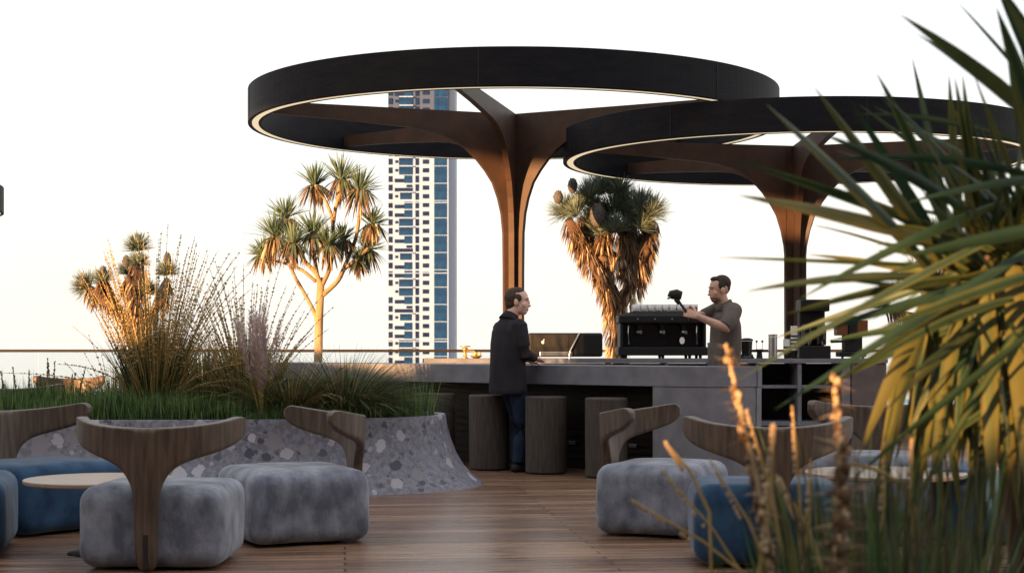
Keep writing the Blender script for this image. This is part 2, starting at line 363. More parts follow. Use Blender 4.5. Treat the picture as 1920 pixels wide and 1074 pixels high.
def far_building():
    t = thing('stadium_building', (58, 240, -80), 'low pale building with ribbed facade far beyond the terrace at the right', 'building')
    mb = MB(); mb.box((0, 0, 36), (14, 20, 72)); mb.build('wall', M['twall'], t)
    mb = MB()
    for i in range(15): mb.box((-6.7 + i * .95, -10.2, 66), (.3, .4, 8))
    mb.build('facade_ribs', M['twalld'], t)
    mb = MB(); mb.box((0, 0, 72.5), (14.6, 20.6, 1)); mb.build('roof', M['twall'], t)
far_building()

# ------------------------------------------------------------------ railing
def railing():
    y = 26.0; x0, x1 = -15, 14
    t = thing('glass_railing', (0, y, 0), 'frameless glass balustrade with thin dark handrail along the far terrace edge', 'railing')
    mb = MB(); mb.box(((x0 + x1) / 2, 0, 1.165), (x1 - x0, .06, .045)); mb.build('handrail', M['rail'], t, bevel=.008)
    mb = MB(); mb.box(((x0 + x1) / 2, 0, .05), (x1 - x0, .08, .1)); mb.build('base_channel', M['rail'], t)
    x = x0 + .01
    while x < x1 - .1:
        mb = MB(); mb.box((x + .72, 0, .62), (1.43, .012, 1.04)); mb.build('glass_panel', M['glass'], t)
        x += 1.45
railing()

# ------------------------------------------------------------------ canopies
def canopy(name, cx, cy, Rr, hb, th, arms, armtop, colr, label, seams, flare=1.0):
    t = thing(name, (cx, cy, 0), label, 'canopy', 'round ring canopies on single columns')
    w = .17
    mb = MB(); mb.lathe([(Rr, hb), (Rr, hb + th), (Rr - w, hb + th), (Rr - w, hb), (Rr - w + .04, hb), (Rr - w + .04, hb + .02), (Rr - .05, hb + .02), (Rr - .05, hb)], 160, closed=True)
    # lathe with outward normals needs the reverse order
    mb.f = [tuple(reversed(f)) for f in mb.f]
    ring = mb.build('ring', M['ring'], t, smooth=False, bevel=.006)
    mb = MB(); mb.lathe([(Rr - .052, hb + .004), (Rr - .052, hb + .018), (Rr - w + .042, hb + .018), (Rr - w + .042, hb + .004)], 160, closed=True)
    mb.f = [tuple(reversed(f)) for f in mb.f]
    mb.build('led_strip', M['led'], t)
    for a in seams:
        mb = MB(); mb.box(((Rr + .001) * math.cos(R(a)), (Rr + .001) * math.sin(R(a)), hb + th / 2), (.006, .012, th - .01), rz=R(a)); mb.build('panel_joint', M['joint'], t)
    # arms: lower profile (s, z)
    prof = [(2.85, -.15), (2.3, -.17), (1.79, -.2), (1.4, -.225), (1.12, -.26), (.93, -.31), (.775, -.37), (.62, -.47), (.49, -.59), (.38, -.72), (.28, -.87), (.21, -1.06), (.165, -1.25), (.14, -1.5)]
    hw = .035
    for a in arms:
        ca, sa = math.cos(R(a)), math.sin(R(a)); tx, ty = -sa, ca
        rin = Rr - w + .01
        low = [(rin, armtop - .14)] + [(s * (rin / 3.12), armtop + z) for s, z in prof] + [(.135 * flare, armtop - 2.0), (.13 * flare, 0)]
        n = len(low); vs = []
        for sgn in (-1, 1):
            for s, z in low: vs.append((ca * s + tx * hw * sgn, sa * s + ty * hw * sgn, z))
        for sgn in (-1, 1):
            for s, z in low: vs.append((ca * max(s, .0) + tx * hw * sgn, sa * s + ty * hw * sgn, armtop))
        # top line along the same s; closing column core
        fs = []
        core = []
        for sgn in (-1, 1): core.append((tx * hw * sgn, ty * hw * sgn, 0)); core.append((tx * hw * sgn, ty * hw * sgn, armtop))
        vs += core; c0 = 4 * n
        for i in range(n - 1):
            fs.append((i, i + 1, n + i + 1, n + i))            # underside
            if low[i + 1][1] > 0 or True:
                fs.append((2 * n + i, 2 * n + i + 1, i + 1, i)) if i < n - 1 else None
                fs.append((3 * n + i + 1, 3 * n + i, n + i, n + i + 1))
                fs.append((2 * n + i + 1, 2 * n + i, 3 * n + i, 3 * n + i + 1))
        fs.append((2 * n - 0 + n - 1, c0 + 1, c0, n - 1)); fs.append((c0 + 3, 4 * n - 1, 2 * n - 1, c0 + 2))
        fs.append((3 * n - 1, 4 * n - 1, c0 + 3, c0 + 1))
        fs.append((0, n, 3 * n, 2 * n))
        mb = MB(); mb.add(vs, fs); mb.build('arm', colr, t)
    mb = MB(); mb.lathe([(.2, 0), (.2, .02), (.17, .025)], 24); mb.build('base_plate', colr, t)
    return t
cx1, cy1 = 0.0, 20.0
canopy('ring_canopy', .02, 20.0, 3.30, 3.965, .42, [200, 258, 332, 138, 44], 4.15, M['arm'], 'highest dark ring canopy on a bronze column behind the standing man', [263.5, 313, 196, 150, 100, 50, 0])
canopy('ring_canopy', GX(1491, 20), 20.0, 2.92, 3.548, .375, [192, 270, 340, 135, 45], 3.75, M['arm'], 'lower dark ring canopy at the right, half hidden by the big yucca leaves', [232, 192, 275, 318, 140, 90, 40])
canopy('ring_canopy', -10.84, 24.4, 2.9, 3.34, .41, [20, 92, 164, 236, 308], 3.5, M['arm'], 'dark ring canopy of which only a sliver shows at the left picture edge', [0, 90, 200])

# ------------------------------------------------------------------ bar counters
U = Vector((.766, -.643, 0)); NN = Vector((.643, .766, 0)); E0 = Vector((-.23, 15.95, 0)) + NN * .18
CT = 1.047
def counter_pt(t, n): return E0 + U * t + NN * n
def stadium(t0, t1, n0, n1, r, seg=10, rl=.05):
    pts = []
    # corner centres (t, n, start angle)
    for (tc, nc, a0, rr) in ((t1 - r, n0 + r, -90, r), (t1 - .22, n1 - .22, 0, .22), (t0 + rl, n1 - rl, 90, rl), (t0 + rl, n0 + rl, 180, rl)):
        for i in range(seg + 1):
            a = R(a0 + 90 * i / seg)
            pts.append(counter_pt(tc + rr * math.cos(a), nc + rr * math.sin(a)))
    return pts
def front_counter():
    t = thing('bar_counter', counter_pt(0, 0), 'long grey concrete bar counter with rounded near end and dark recessed front', 'bar counter')
    o = t.location
    def rel(ps): return [(p.x - o.x, p.y - o.y) for p in ps]
    tA, tE = -3.9, 2.70
    mb = MB(); mb.prism(rel(stadium(tA, tE, 0, .72, .58, seg=16)), CT - .185, CT); mb.build('countertop', M['conc'], t, bevel=.006)
    mb = MB(); mb.prism(rel(stadium(1.86, tE - .006, .006, .714, .574, seg=16, rl=.01)), 0, CT - .19); mb.build('end_block', M['conc'], t, bevel=.004)
    mb = MB(); mb.prism(rel([counter_pt(tA + .1, .5), counter_pt(1.855, .5), counter_pt(1.855, .68), counter_pt(tA + .1, .68)]), 0, CT - .19)
    for i in range(11):
        z = .06 + i * .075; a, b = counter_pt(tA + .1, .495), counter_pt(1.85, .495)
        mb.box(((a.x + b.x) / 2 - o.x, (a.y + b.y) / 2 - o.y, z), ((b - a).length, .02, .055), rz=math.atan2(U.y, U.x))
    mb.build('recessed_front', M['darkwood'], t)
    for tt in (-1.15, -.35, .55, 1.3):
        mb = MB(); p = counter_pt(tt, .475); mb.box((p.x - o.x, p.y - o.y, .26), (.09, .015, .035), rz=math.atan2(U.y, U.x)); mb.build('steel_plate', M['steel'], t, bevel=.003)  # small steel plates low on the dark front
front_counter()
BZ = 1.093; BY = 18.5
def back_counter():
    xl, xr = GX(795, BY), GX(1665, BY)
    t = thing('back_counter', ((xl + xr) / 2, BY, 0), 'low grey concrete back counter with open dark shelves carrying the coffee machine', 'counter')
    ox = t.location.x
    mb = MB(); mb.box((0, .33, BZ - .027), (xr - xl, .66, .054)); mb.build('worktop', M['conc'], t, bevel=.004)
    xb = GX(1596, BY)
    mb = MB(); mb.box(((xb + xr) / 2 - ox, .34, (BZ - .054) / 2), (xr - xb - .02, .64, BZ - .056)); mb.build('end_block', M['concw'], t, bevel=.01)
    for px in (800, 975, 1144, 1250, 1340, 1420, 1500, 1587):
        w = .1 if px == 1587 else .045
        mb = MB(); mb.box((GX(px, BY) - ox, .33, .31 + (BZ - .054 - .31) / 2), (w, .62, BZ - .058 - .31)); mb.build('divider', M['conc'], t, bevel=.003)
    x0 = GX(1425, BY)
    xs = xl + .05
    for z, th in ((.765, .036), (.335, .05)):
        mb = MB(); mb.box(((xs + xb) / 2 - ox, .34, z), (xb - xs - .05, .6, th)); mb.build('shelf', M['conc'], t, bevel=.003)
    mb = MB(); mb.box(((xs + xb) / 2 - ox, .645, .68), (xb - xs, .02, .7)); mb.box(((xs + xb) / 2 - ox, .4, .15), (xb - xs - .1, .4, .29)); mb.build('back_panel', M['darkwood'], t)
back_counter()

# ------------------------------------------------------------------ stools
def stool():
    t = thing('bar_stool', (0, 0, 0), 'x', 'stool', 'solid drum stools in front of the bar')
    mb = MB(); n = 40; pr = []
    for z, r in ((.012, .19), (.02, .2), (.735, .202), (.748, .196), (.75, .185)): pr.append((r, z))
    mb.lathe(pr, n); mb.build('drum', M['stool'], t, smooth=False)
    mb = MB(); mb.lathe([(.185, 0), (.185, .013)], n); mb.build('foot_ring', M['black'], t)
    return t
s0 = stool()
stl = [('drum stool farthest left under the counter, mostly hidden by the planter grass'), ('drum stool just right of the terrazzo planter rim'),
       ('drum stool the standing man leans over, left of his leg'), ('drum stool directly right of the standing man\'s leg'), ('drum stool nearest the end of the bar, behind the grey seat with the side-on back')]
for i, lb in enumerate(stl):
    s = s0 if i == 0 else copy_tree(s0)
    p = Vector((-.23, 15.95, 0)) + Vector((.56, -.47, 0)) * (i - 2); s.location = p; s.rotation_euler.z = i * 1.3; s['label'] = lb

# ------------------------------------------------------------------ chairs
def rounded_box(mb, sx, sy, sz, r, n=14, z0=0, bulge=.012, seed=0):
    idx = {}; vs = []; fs = []
    def pt(p):
        q = Vector((p[0] * sx / 2, p[1] * sy / 2, p[2] * sz / 2)); rz = min(r, sz / 2 * .8)
        inner = Vector((max(-sx / 2 + r, min(sx / 2 - r, q.x)), max(-sy / 2 + r, min(sy / 2 - r, q.y)), max(-sz / 2 + rz, min(sz / 2 - rz, q.z))))
        dd = q - inner
        if dd.length > 1e-9:
            dd = Vector((dd.x, dd.y, dd.z)); dd = dd.normalized() * r if dd.length > 0 else dd
        v = inner + dd
        v.x *= 1 + bulge * (1 - p[2] ** 2); v.y *= 1 + bulge * (1 - p[2] ** 2)
        if p[2] > .9: v.z += .018 * (1 - p[0] ** 2) * (1 - p[1] ** 2)
        nn = noise.noise(v * 3.2 + Vector((seed * 7.1, 0, 0))) * .008 + noise.noise(v * 9 + Vector((seed, 3, 0))) * .003
        v += v.normalized() * nn
        return (v.x, v.y, v.z + sz / 2 + z0)
    def vid(key):
        if key not in idx: idx[key] = len(vs); vs.append(pt([2 * k / n - 1 for k in key]))
        return idx[key]
    for ax in range(3):
        for sgn in (0, n):
            for i in range(n):
                for j in range(n):
                    q = []
                    for (a, b) in ((i, j), (i + 1, j), (i + 1, j + 1), (i, j + 1)):
                        k = [0, 0, 0]; k[ax] = sgn; k[(ax + 1) % 3] = a; k[(ax + 2) % 3] = b; q.append(vid(tuple(k)))
                    fs.append(tuple(q if sgn else reversed(q)))
    mb.add(vs, fs)
def chair(fabric, label, seed, W=.86, D=.72):
    """local: faces +Y, back at -Y"""
    t = thing('lounge_chair', (0, 0, 0), label, 'chair', 'cube lounge chairs with curved timber backs')
    mb = MB(); rounded_box(mb, W, D, .445, .088, 20, .015, bulge=.004, seed=seed); mb.build('seat', fabric, t, smooth=True)
    mb = MB(); rounded_box(mb, W - .28, D - .28, .03, .014, 4, 0, 0); mb.build('base_plinth', M['black'], t)
    Rb = .477
    ybk = -D / 2 - .035
    zb_pts = [(0, 0), (.054, 0), (.057, .1), (.059, .22), (.062, .32), (.068, .40), (.08, .455), (.1, .505), (.135, .55), (.18, .582), (.24, .606), (.32, .627), (.4, .646), (.48, .668), (.55, .695), (.595, .725), (.622, .77)]
    def zt(s):
        a = abs(s) / .622
        z = .79 + .062 * a ** 2.2
        if a > .93: z -= .05 * ((a - .93) / .07) ** 2
        return z
    cols = [-s for s, z in reversed(zb_pts[1:])] + [s for s, z in zb_pts]
    zbs = [z for s, z in reversed(zb_pts[1:])] + [z for s, z in zb_pts]
    rows = 7; vs = []
    def wrap(s, z):
        th = s / Rb; lean = -.03 * (z - .4) if z > .4 else 0
        return (Rb * math.sin(th), ybk + Rb * (1 - math.cos(th)) + lean, z)
    for s, zb in zip(cols, zbs):
        top = zt(s)
        for r_ in range(rows + 1):
            f = r_ / rows; vs.append(wrap(s, zb + (top - zb) * (1 - (1 - f) ** 1.5)))
    n = rows + 1; fs = [(i * n + j, (i + 1) * n + j, (i + 1) * n + j + 1, i * n + j + 1) for i in range(len(cols) - 1) for j in range(rows)]
    mb = MB(); mb.add(vs, fs); o = mb.build('backrest', M['chair'], t, smooth=True)
    so = o.modifiers.new('solid', 'SOLIDIFY'); so.thickness = .062; so.offset = 0
    sb = o.modifiers.new('sub', 'SUBSURF'); sb.levels = 2; sb.render_levels = 2
    mb = MB(); mb.box((0, ybk - .0265, .115), (.03, .012, .19)); mb.build('slot_inlay', M['chaird'], t, bevel=.005)
    return t
def place(t, px, d, f):
    f = Vector((f[0], f[1])).normalized(); t.location = (GX(px, d), d, 0); t.rotation_euler = (0, 0, math.atan2(-f.x, f.y)); return t
place(chair(M['velvet'], 'grey velvet cube chair nearest the left, curved timber back turned squarely to us', 1, W=.80), 309, 9.08, (.03, 1))
place(chair(M['velvet'], 'grey velvet cube chair before the terrazzo planter, timber back at its right side', 2, D=.78), 548, 10.2, (-.90, -.43))
place(chair(M['velvet'], 'grey velvet cube chair right of the open deck, before the last drum stool', 3, D=.68, W=.8), 1243, 10.6, (.90, -.43))
place(chair(M['blue'], 'blue velvet cube chair behind the nearest tall grass at the right, back turned to us', 4), 1436, 9.15, (.05, 1))
place(chair(M['blue'], 'blue velvet cube chair behind the round table, its long timber back against the planter', 5, D=.78), 78, 10.75, (.78, -.62))
place(chair(M['blue'], 'blue velvet cube chair cut off by the left picture edge beside the round table', 6), -95, 9.55, (.97, .2))
place(chair(M['velvet'], 'grey velvet cube chair behind the yellow flower spikes, facing us with a dark back', 7), 1640, 11.5, (-.25, -.97))
place(chair(M['blue'], 'blue velvet cube chair at the far right under the drooping yucca leaves', 8), 1850, 10.3, (-.95, .2))
place(chair(M['velvet'], 'pale cube chair in the distance left of the planter, its dark back toward us', 9), 50, 17.2, (.2, .98))
place(chair(M['velvet'], 'pale cube chair far off behind the planter grass, sun on the tip of its back', 10), 128, 21.8, (.1, -.99))
place(chair(M['velvet'], 'pale cube chair far off behind the reeds near the railing', 11), 340, 19.6, (-.1, .99))

def round_table(px, d, label, r=.54, z=.445):
    t = thing('coffee_table', (GX(px, d), d, 0), label, 'table', 'low round tables between the cube chairs')
    mb = MB(); mb.lathe([(r - .012, z - .028), (r, z - .02), (r, z - .004), (r - .004, z)], 72); mb.build('tabletop', M['tabletop'], t)
    mb = MB(); mb.lathe([(r * .42, 0), (r * .42, .008), (.05, .02), (.032, .05), (.03, z - .05), (.06, z - .028)], 32); mb.build('pedestal', M['black'], t, smooth=True)
    return t
round_table(186, 9.5, 'low round pale-topped table between the blue and grey cube chairs at the left', r=.44)
round_table(1660, 10.0, 'low round pale-topped table behind the tall grass at the right', r=.5)

# ------------------------------------------------------------------ planters
def flared_planter(name, cx, cy, a, b, zr, label, flare=.34, ex=2.4):
    t = thing(name, (cx, cy, 0), label, 'planter')
    n = 128; prof = [(flare, 0), (flare * .97, .012), (flare * .72, .07), (flare * .48, .16), (flare * .28, .28), (flare * .12, .42), (flare * .03, .54), (0, zr - .01), (-.008, zr), (-.055, zr), (-.065, zr - .01), (-.065, zr - .09)]
    vs = []
    for off, z in prof:
        for j in range(n):
            w = 2 * math.pi * j / n; c, s = math.cos(w), math.sin(w)
            aa, bb = a + off, b + off
            r = (abs(c) ** ex + abs(s) ** ex) ** (-1 / ex)
            vs.append((aa * c * r, bb * s * r, z))
    k = len(prof); fs = [(i * n + j, i * n + (j + 1) % n, (i + 1) * n + (j + 1) % n, (i + 1) * n + j) for i in range(k - 1) for j in range(n)]
    mb = MB(); mb.add(vs, fs); mb.build('planter_wall', M['terrazzo'], t, smooth=True)
    mb = MB(); ring = [(v[0] * .999, v[1] * .999, zr - .07) for v in vs[-n:]]
    mb.add(ring + [(0, 0, zr - .03)], [(j, (j + 1) % n, n) for j in range(n)]); mb.build('soil', M['soil'], t)
    return t
PX, PY, PA, PB = -3.55, 14.35, 2.95, 1.2
flared_planter('terrazzo_planter', PX, PY, PA, PB, .625, 'long grey terrazzo planter with a flared foot, full of grasses, behind the cube chairs')
flared_planter('near_planter', 1.5, 3.0, 1.1, 1.0, .62, 'near terrazzo planter at the lower right holding the big yucca and flower spikes', flare=.2, ex=2)

def grass_field(name, inside, n, zb, h, w, mats, seed, lean=.25, hfun=None):
    random.seed(seed); mb = MB()
    for i in range(n):
        p = inside()
        a = random.uniform(0, 2 * math.pi); l = random.uniform(0, lean)
        hh = h * random.uniform(.5, 1.15) * (hfun(p) if hfun else 1)
        mb.blade((p[0], p[1], zb), (math.cos(a) * l, math.sin(a) * l, 1), hh, w * random.uniform(.7, 1.3), random.uniform(0, .35), 3, .2, random.randrange(len(mats)), tw=random.uniform(0, 3))
    return mb.build(name, mats)
def in_planter():
    while True:
        x, y = random.uniform(-1, 1), random.uniform(-1, 1)
        if random.random() < .6: y = random.uniform(-1, -.35)
        if abs(x) ** 2.4 + abs(y) ** 2.4 < .93: return (PX + x * PA, PY + y * PB)
def patchy(p): return .75 + .55 * noise.noise(Vector((p[0] * 2.2, p[1] * 2.2, 0))) + (.25 if p[1] > PY - .5 else 0)
o = grass_field('short_grass', in_planter, 22000, .56, .37, .009, [M['g_grass'], M['g_grass2'], M['g_grass2'], M['darkgr']], 11, hfun=patchy)
tag(o, 'short green grass filling the long terrazzo planter', 'grass', kind='stuff')

def seedstalk(mb, base, d, L, bend, r=.004, start=.35, step=.045, sr=.012, mi=0, ms=1):
    base = Vector(base); d = Vector(d).normalized(); b = Vector(bend)
    pts = [base + d * (L * t) + b * (L * t * t) for t in [i / 7 for i in range(8)]]
    mb.tube(pts, [r * (1.2 - .8 * i / 7) for i in range(8)], 4, mi, caps=False)
    s = start * L
    while s < L:
        t = s / L; p = base + d * (L * t) + b * (L * t * t)
        k = sr * (1.25 - .7 * t) * random.uniform(.7, 1.3)
        for q in range(2):
            a = random.uniform(0, 6.28)
            mb.ell(p + Vector((math.cos(a), math.sin(a), 0)) * k * .6, (k * .8, k * .8, k * .75), 5, 4, mi=ms)
        s += step * random.uniform(.45, 1.7)
def reed_clump(px, d, label, spread, H, n_st, n_bl, seed, z0=.56, drooping=0, cat='ornamental grass', bladeh=.6):
    random.seed(seed); t = thing('tall_grass_clump', (GX(px, d), d, z0), label, cat, 'seeding grass clumps in the terrazzo planter')
    mb = MB()
    for i in range(n_st):
        a = random.uniform(0, 2 * math.pi); rr = random.random() ** .6; l = spread * rr
        dd = Vector((math.cos(a) * l, math.sin(a) * l * .7, 1))
        L = H * random.uniform(.55, 1.0) * (1.05 - .25 * rr)
        b = Vector((math.cos(a), math.sin(a), -.35)) * random.uniform(0, .3 + drooping) * (rr + .2)
        seedstalk(mb, (math.cos(a) * .12 * rr, math.sin(a) * .1 * rr, 0), dd, L, b, start=random.uniform(.3, .55), mi=random.choice((0, 0, 2)), ms=random.choice((1, 1, 0)))
    if px == 290:   # a few long stalks that have bent over
        for (dx, L, bx) in ((-.55, 1.05, -.75), (-.4, 1.1, -.35), (.45, 1.2, .5), (.6, .95, .35)):
            seedstalk(mb, (0, -.1, 0), (dx, -.1, 1), L, (bx, 0, -.45), start=.5, step=.028, sr=.013)
    mb.build('stalks', [M['straw'], M['seed'], M['olive']], t)
    mb = MB()
    for i in range(n_bl):
        a = random.uniform(0, 2 * math.pi); rr = random.random(); l = (spread * 1.1 + .1) * rr
        mb.blade((math.cos(a) * .14 * rr, math.sin(a) * .12 * rr, 0), (math.cos(a) * l, math.sin(a) * l * .8, 1), H * random.uniform(.25, bladeh), random.uniform(.006, .013), random.uniform(.05, .55) * (rr + .2), 5, .2, random.choice((0, 0, 1, 2, 2)), tw=random.uniform(0, 3))
    mb.build('leaves', [M['olive'], M['darkgr'], M['straw']], t)
    return t
reed_clump(290, 13.9, 'tallest golden seeding grass clump, in front of the small spiky tree', .28, 1.9, 150, 1800, 21)
reed_clump(462, 14.1, 'golden seeding grass clump in the middle of the planter', .32, 1.55, 120, 1500, 22, drooping=.1)
reed_clump(385, 14.6, 'tangled brown-green grass clump low between the two golden clumps', .8, 1.0, 40, 1500, 23, drooping=.25, bladeh=.85)
reed_clump(215, 14.7, 'sparse grass clump with a few wiry stalks left of the tallest clump', .9, .9, 14, 420, 24, drooping=.25, bladeh=.7)
# weeping mounds
def mound(px, d, label, r, h, n, seed, mats):
    random.seed(seed); t = thing('weeping_grass', (GX(px, d), d, .56), label, 'ornamental grass', 'arching grass mounds in the planter')
    mb = MB()
    for i in range(n):
        a = random.uniform(0, 2 * math.pi); e = random.uniform(.5, 1.6)
        L = h * random.uniform(.9, 1.6)
        mb.blade((math.cos(a) * .08, math.sin(a) * .08, 0), (math.cos(a) / e * r * 1.6, math.sin(a) / e * r * 1.4, 1), L, random.uniform(.005, .011), random.uniform(.3, .6), 7, .2, random.randrange(len(mats)), tw=random.uniform(-.5, .5), prof=lambda t: 1 - .9 * t)
    mb.build('leaves', mats, t); return t
mound(545, 13.75, 'arching green and straw grass mound under the mauve plumes', .55, .82, 1000, 31, [M['olive'], M['darkgr'], M['dead'], M['straw'], M['g_grass2']])
mound(645, 13.85, 'dark weeping grass mound at the right end of the planter beside the bar', .55, .86, 1700, 32, [M['olive'], M['darkgr'], M['g_grass2'], M['darkgr'], M['olive'], M['dead']])
mound(90, 14.8, 'low dark grass mound at the left end of the planter', .7, .42, 500, 33, [M['olive'], M['darkgr']])
def plume_plant():
    random.seed(5); t = thing('plume_grass', (GX(492, 13.45), 13.45, .56), 'mauve feathery plumes standing above the grass beside the palm trunk', 'ornamental grass')
    mb = MB()
    for i in range(17):
        a = random.uniform(0, 6.28); l = random.uniform(0, .42); dd = Vector((math.cos(a) * l, math.sin(a) * l, 1)).normalized(); L = random.uniform(.6, .98)
        mb.tube([(0, 0, 0), dd * L], .004, 4, 1)
        for k in range(150):
            s = random.uniform(.45, 1.05) * L; q = random.uniform(0, 6.28)
            mb.blade(dd * s, dd * 1.1 + Vector((math.cos(q), math.sin(q), 0)), .07 * (1.2 - abs(s / L - .75)), .008, .1, 2, .2, 0)
    mb.build('plumes', [M['plume'], M['straw']], t)
plume_plant()
def leaf_sprig(px, d, seed, label, cat='plant'):
    random.seed(seed); t = thing('flax_plant', (GX(px, d), d, .55), label, cat)
    mb = MB()
    for i in range(26):
        a = random.uniform(0, 6.28); mb.blade((0, 0, 0), (math.cos(a) * .7, math.sin(a) * .4, 1), random.uniform(.45, .75), .035, random.uniform(.2, .6), 6, .3, random.randrange(3), tw=random.uniform(-.5, .5))
    mb.build('leaves', [M['olive'], M['dead3'], M['dead']], t)
leaf_sprig(555, 14.6, 41, 'broad-leaved bronze flax left of the palm trunk')
def low_spikes(px, d, H, seed, label):
    random.seed(seed); t = thing('spiky_shrub', (GX(px, d), d, 0), label, 'shrub', 'low dark spiky shrubs left of the planter')
    mb = MB()
    for i in range(9):
        x = random.uniform(-.5, .5); y = random.uniform(-.2, .2); h = H * random.uniform(.6, 1)
        mb.tube([(x * .5, y * .5, 0), (x, y, h)], [.012, .004], 5)
        for k in range(60):
            z = random.uniform(.35, 1.0) * h; a = random.uniform(0, 6.28)
            mb.blade((x * (.5 + .5 * z / h), y, z), (math.cos(a), math.sin(a), 1.5), .09 * (1.3 - z / h), .018, .1, 2, .2, random.randrange(2))
    mb.build('leaves', [M['dead3'], M['olive']], t)
low_spikes(62, 18.5, 1.05, 51, 'dark spiky shrub near the left picture edge below the handrail')
low_spikes(95, 19.5, 1.12, 52, 'dark spiky shrub beside the sunlit chair tip below the handrail')

def flowers():
    random.seed(61); t = thing('flower_plant', (GX(222, 14.2), 14.2, .56), 'small white-flowered plant among the short grass left of the tallest clump', 'flowering plant'); mb = MB(); fb = MB()
    for i in range(60):
        a = random.uniform(0, 6.28); r = random.random() * .28; h = random.uniform(.15, .36); p = Vector((math.cos(a) * r, math.sin(a) * r * .6, h))
        mb.tube([(p.x * .5, p.y * .5, 0), p], .003, 4)
        for q in range(5): w = q * 1.256; fb.blade(p, (math.cos(w), math.sin(w), .5), .022, .016, .2, 2, .2, 0)
    mb.build('stems', M['darkgr'], t); fb.build('flowers', M['white'], t)
flowers()
# ------------------------------------------------------------------ spiky trees
def head(mb, c, axis, r, n, mats, wd=.02, up=0.15, back=.35, droop=.12):
    axis = Vector(axis).normalized(); c = Vector(c)
    for i in range(n):
        v = Vector((random.gauss(0, 1), random.gauss(0, 1), random.gauss(0, 1))).normalized()
        k = v.dot(axis)
        if k < -back: v = v - axis * 2 * k; 
        v = (v + axis * up).normalized()
        mb.blade(c - axis * r * .15 * random.random(), v, r * random.uniform(.75, 1.1), wd * random.uniform(.7, 1.2), droop * random.random(), 3, .3, random.choice(mats), tw=random.uniform(-.6, .6))
def skirt(mb, c, r, L, n, mats, wd=.02, sp=.5):
    c = Vector(c)
    for i in range(n):
        a = random.uniform(0, 6.28); s = random.random()
        b = c + Vector((math.cos(a) * r * .35 * s, math.sin(a) * r * .35 * s, random.uniform(-.1, .1) * L))
        mb.blade(b, (math.cos(a) * sp * s, math.sin(a) * sp * s, -1), L * random.uniform(.45, 1.1), wd * random.uniform(.6, 1.2), .05, 3, .3, random.choice(mats), tw=random.uniform(0, 3))
def shag(mb, pts, r0, r1, n, L, mats, wd=.02):
    segs = [(pts[i], pts[i + 1]) for i in range(len(pts) - 1)]; tot = sum((b - a).length for a, b in segs)
    acc = 0
    for a, b in segs:
        l = (b - a).length; m = int(n * l / tot)
        for i in range(m):
            t = random.random(); p = a.lerp(b, t); g = (acc + l * t) / tot; r = r0 + (r1 - r0) * g
            w = random.uniform(0, 6.28); e = Vector((math.cos(w), math.sin(w), random.uniform(-.4, .4)))
            ax = (b - a).normalized(); e = (e - ax * e.dot(ax)).normalized()
            mb.blade(p + e * r * .6, e * .7 - ax * .5 + Vector((0, 0, -1.1)), L * random.uniform(.5, 1.2), wd * random.uniform(.6, 1.2), .12, 2, .3, random.choice(mats), tw=random.uniform(0, 3))
        acc += l
def mk(region, scale, d, seed, jit=.25):
    x0, y0 = region
    cache = {}
    def f(p, off=None):
        if p not in cache:
            random.seed(seed + int(p[0] * 31 + p[1] * 17)); cache[p] = random.uniform(-jit, jit)
        return P(x0 + p[0] / scale, y0 + p[1] / scale, d + (cache[p] if off is None else off))
    return f
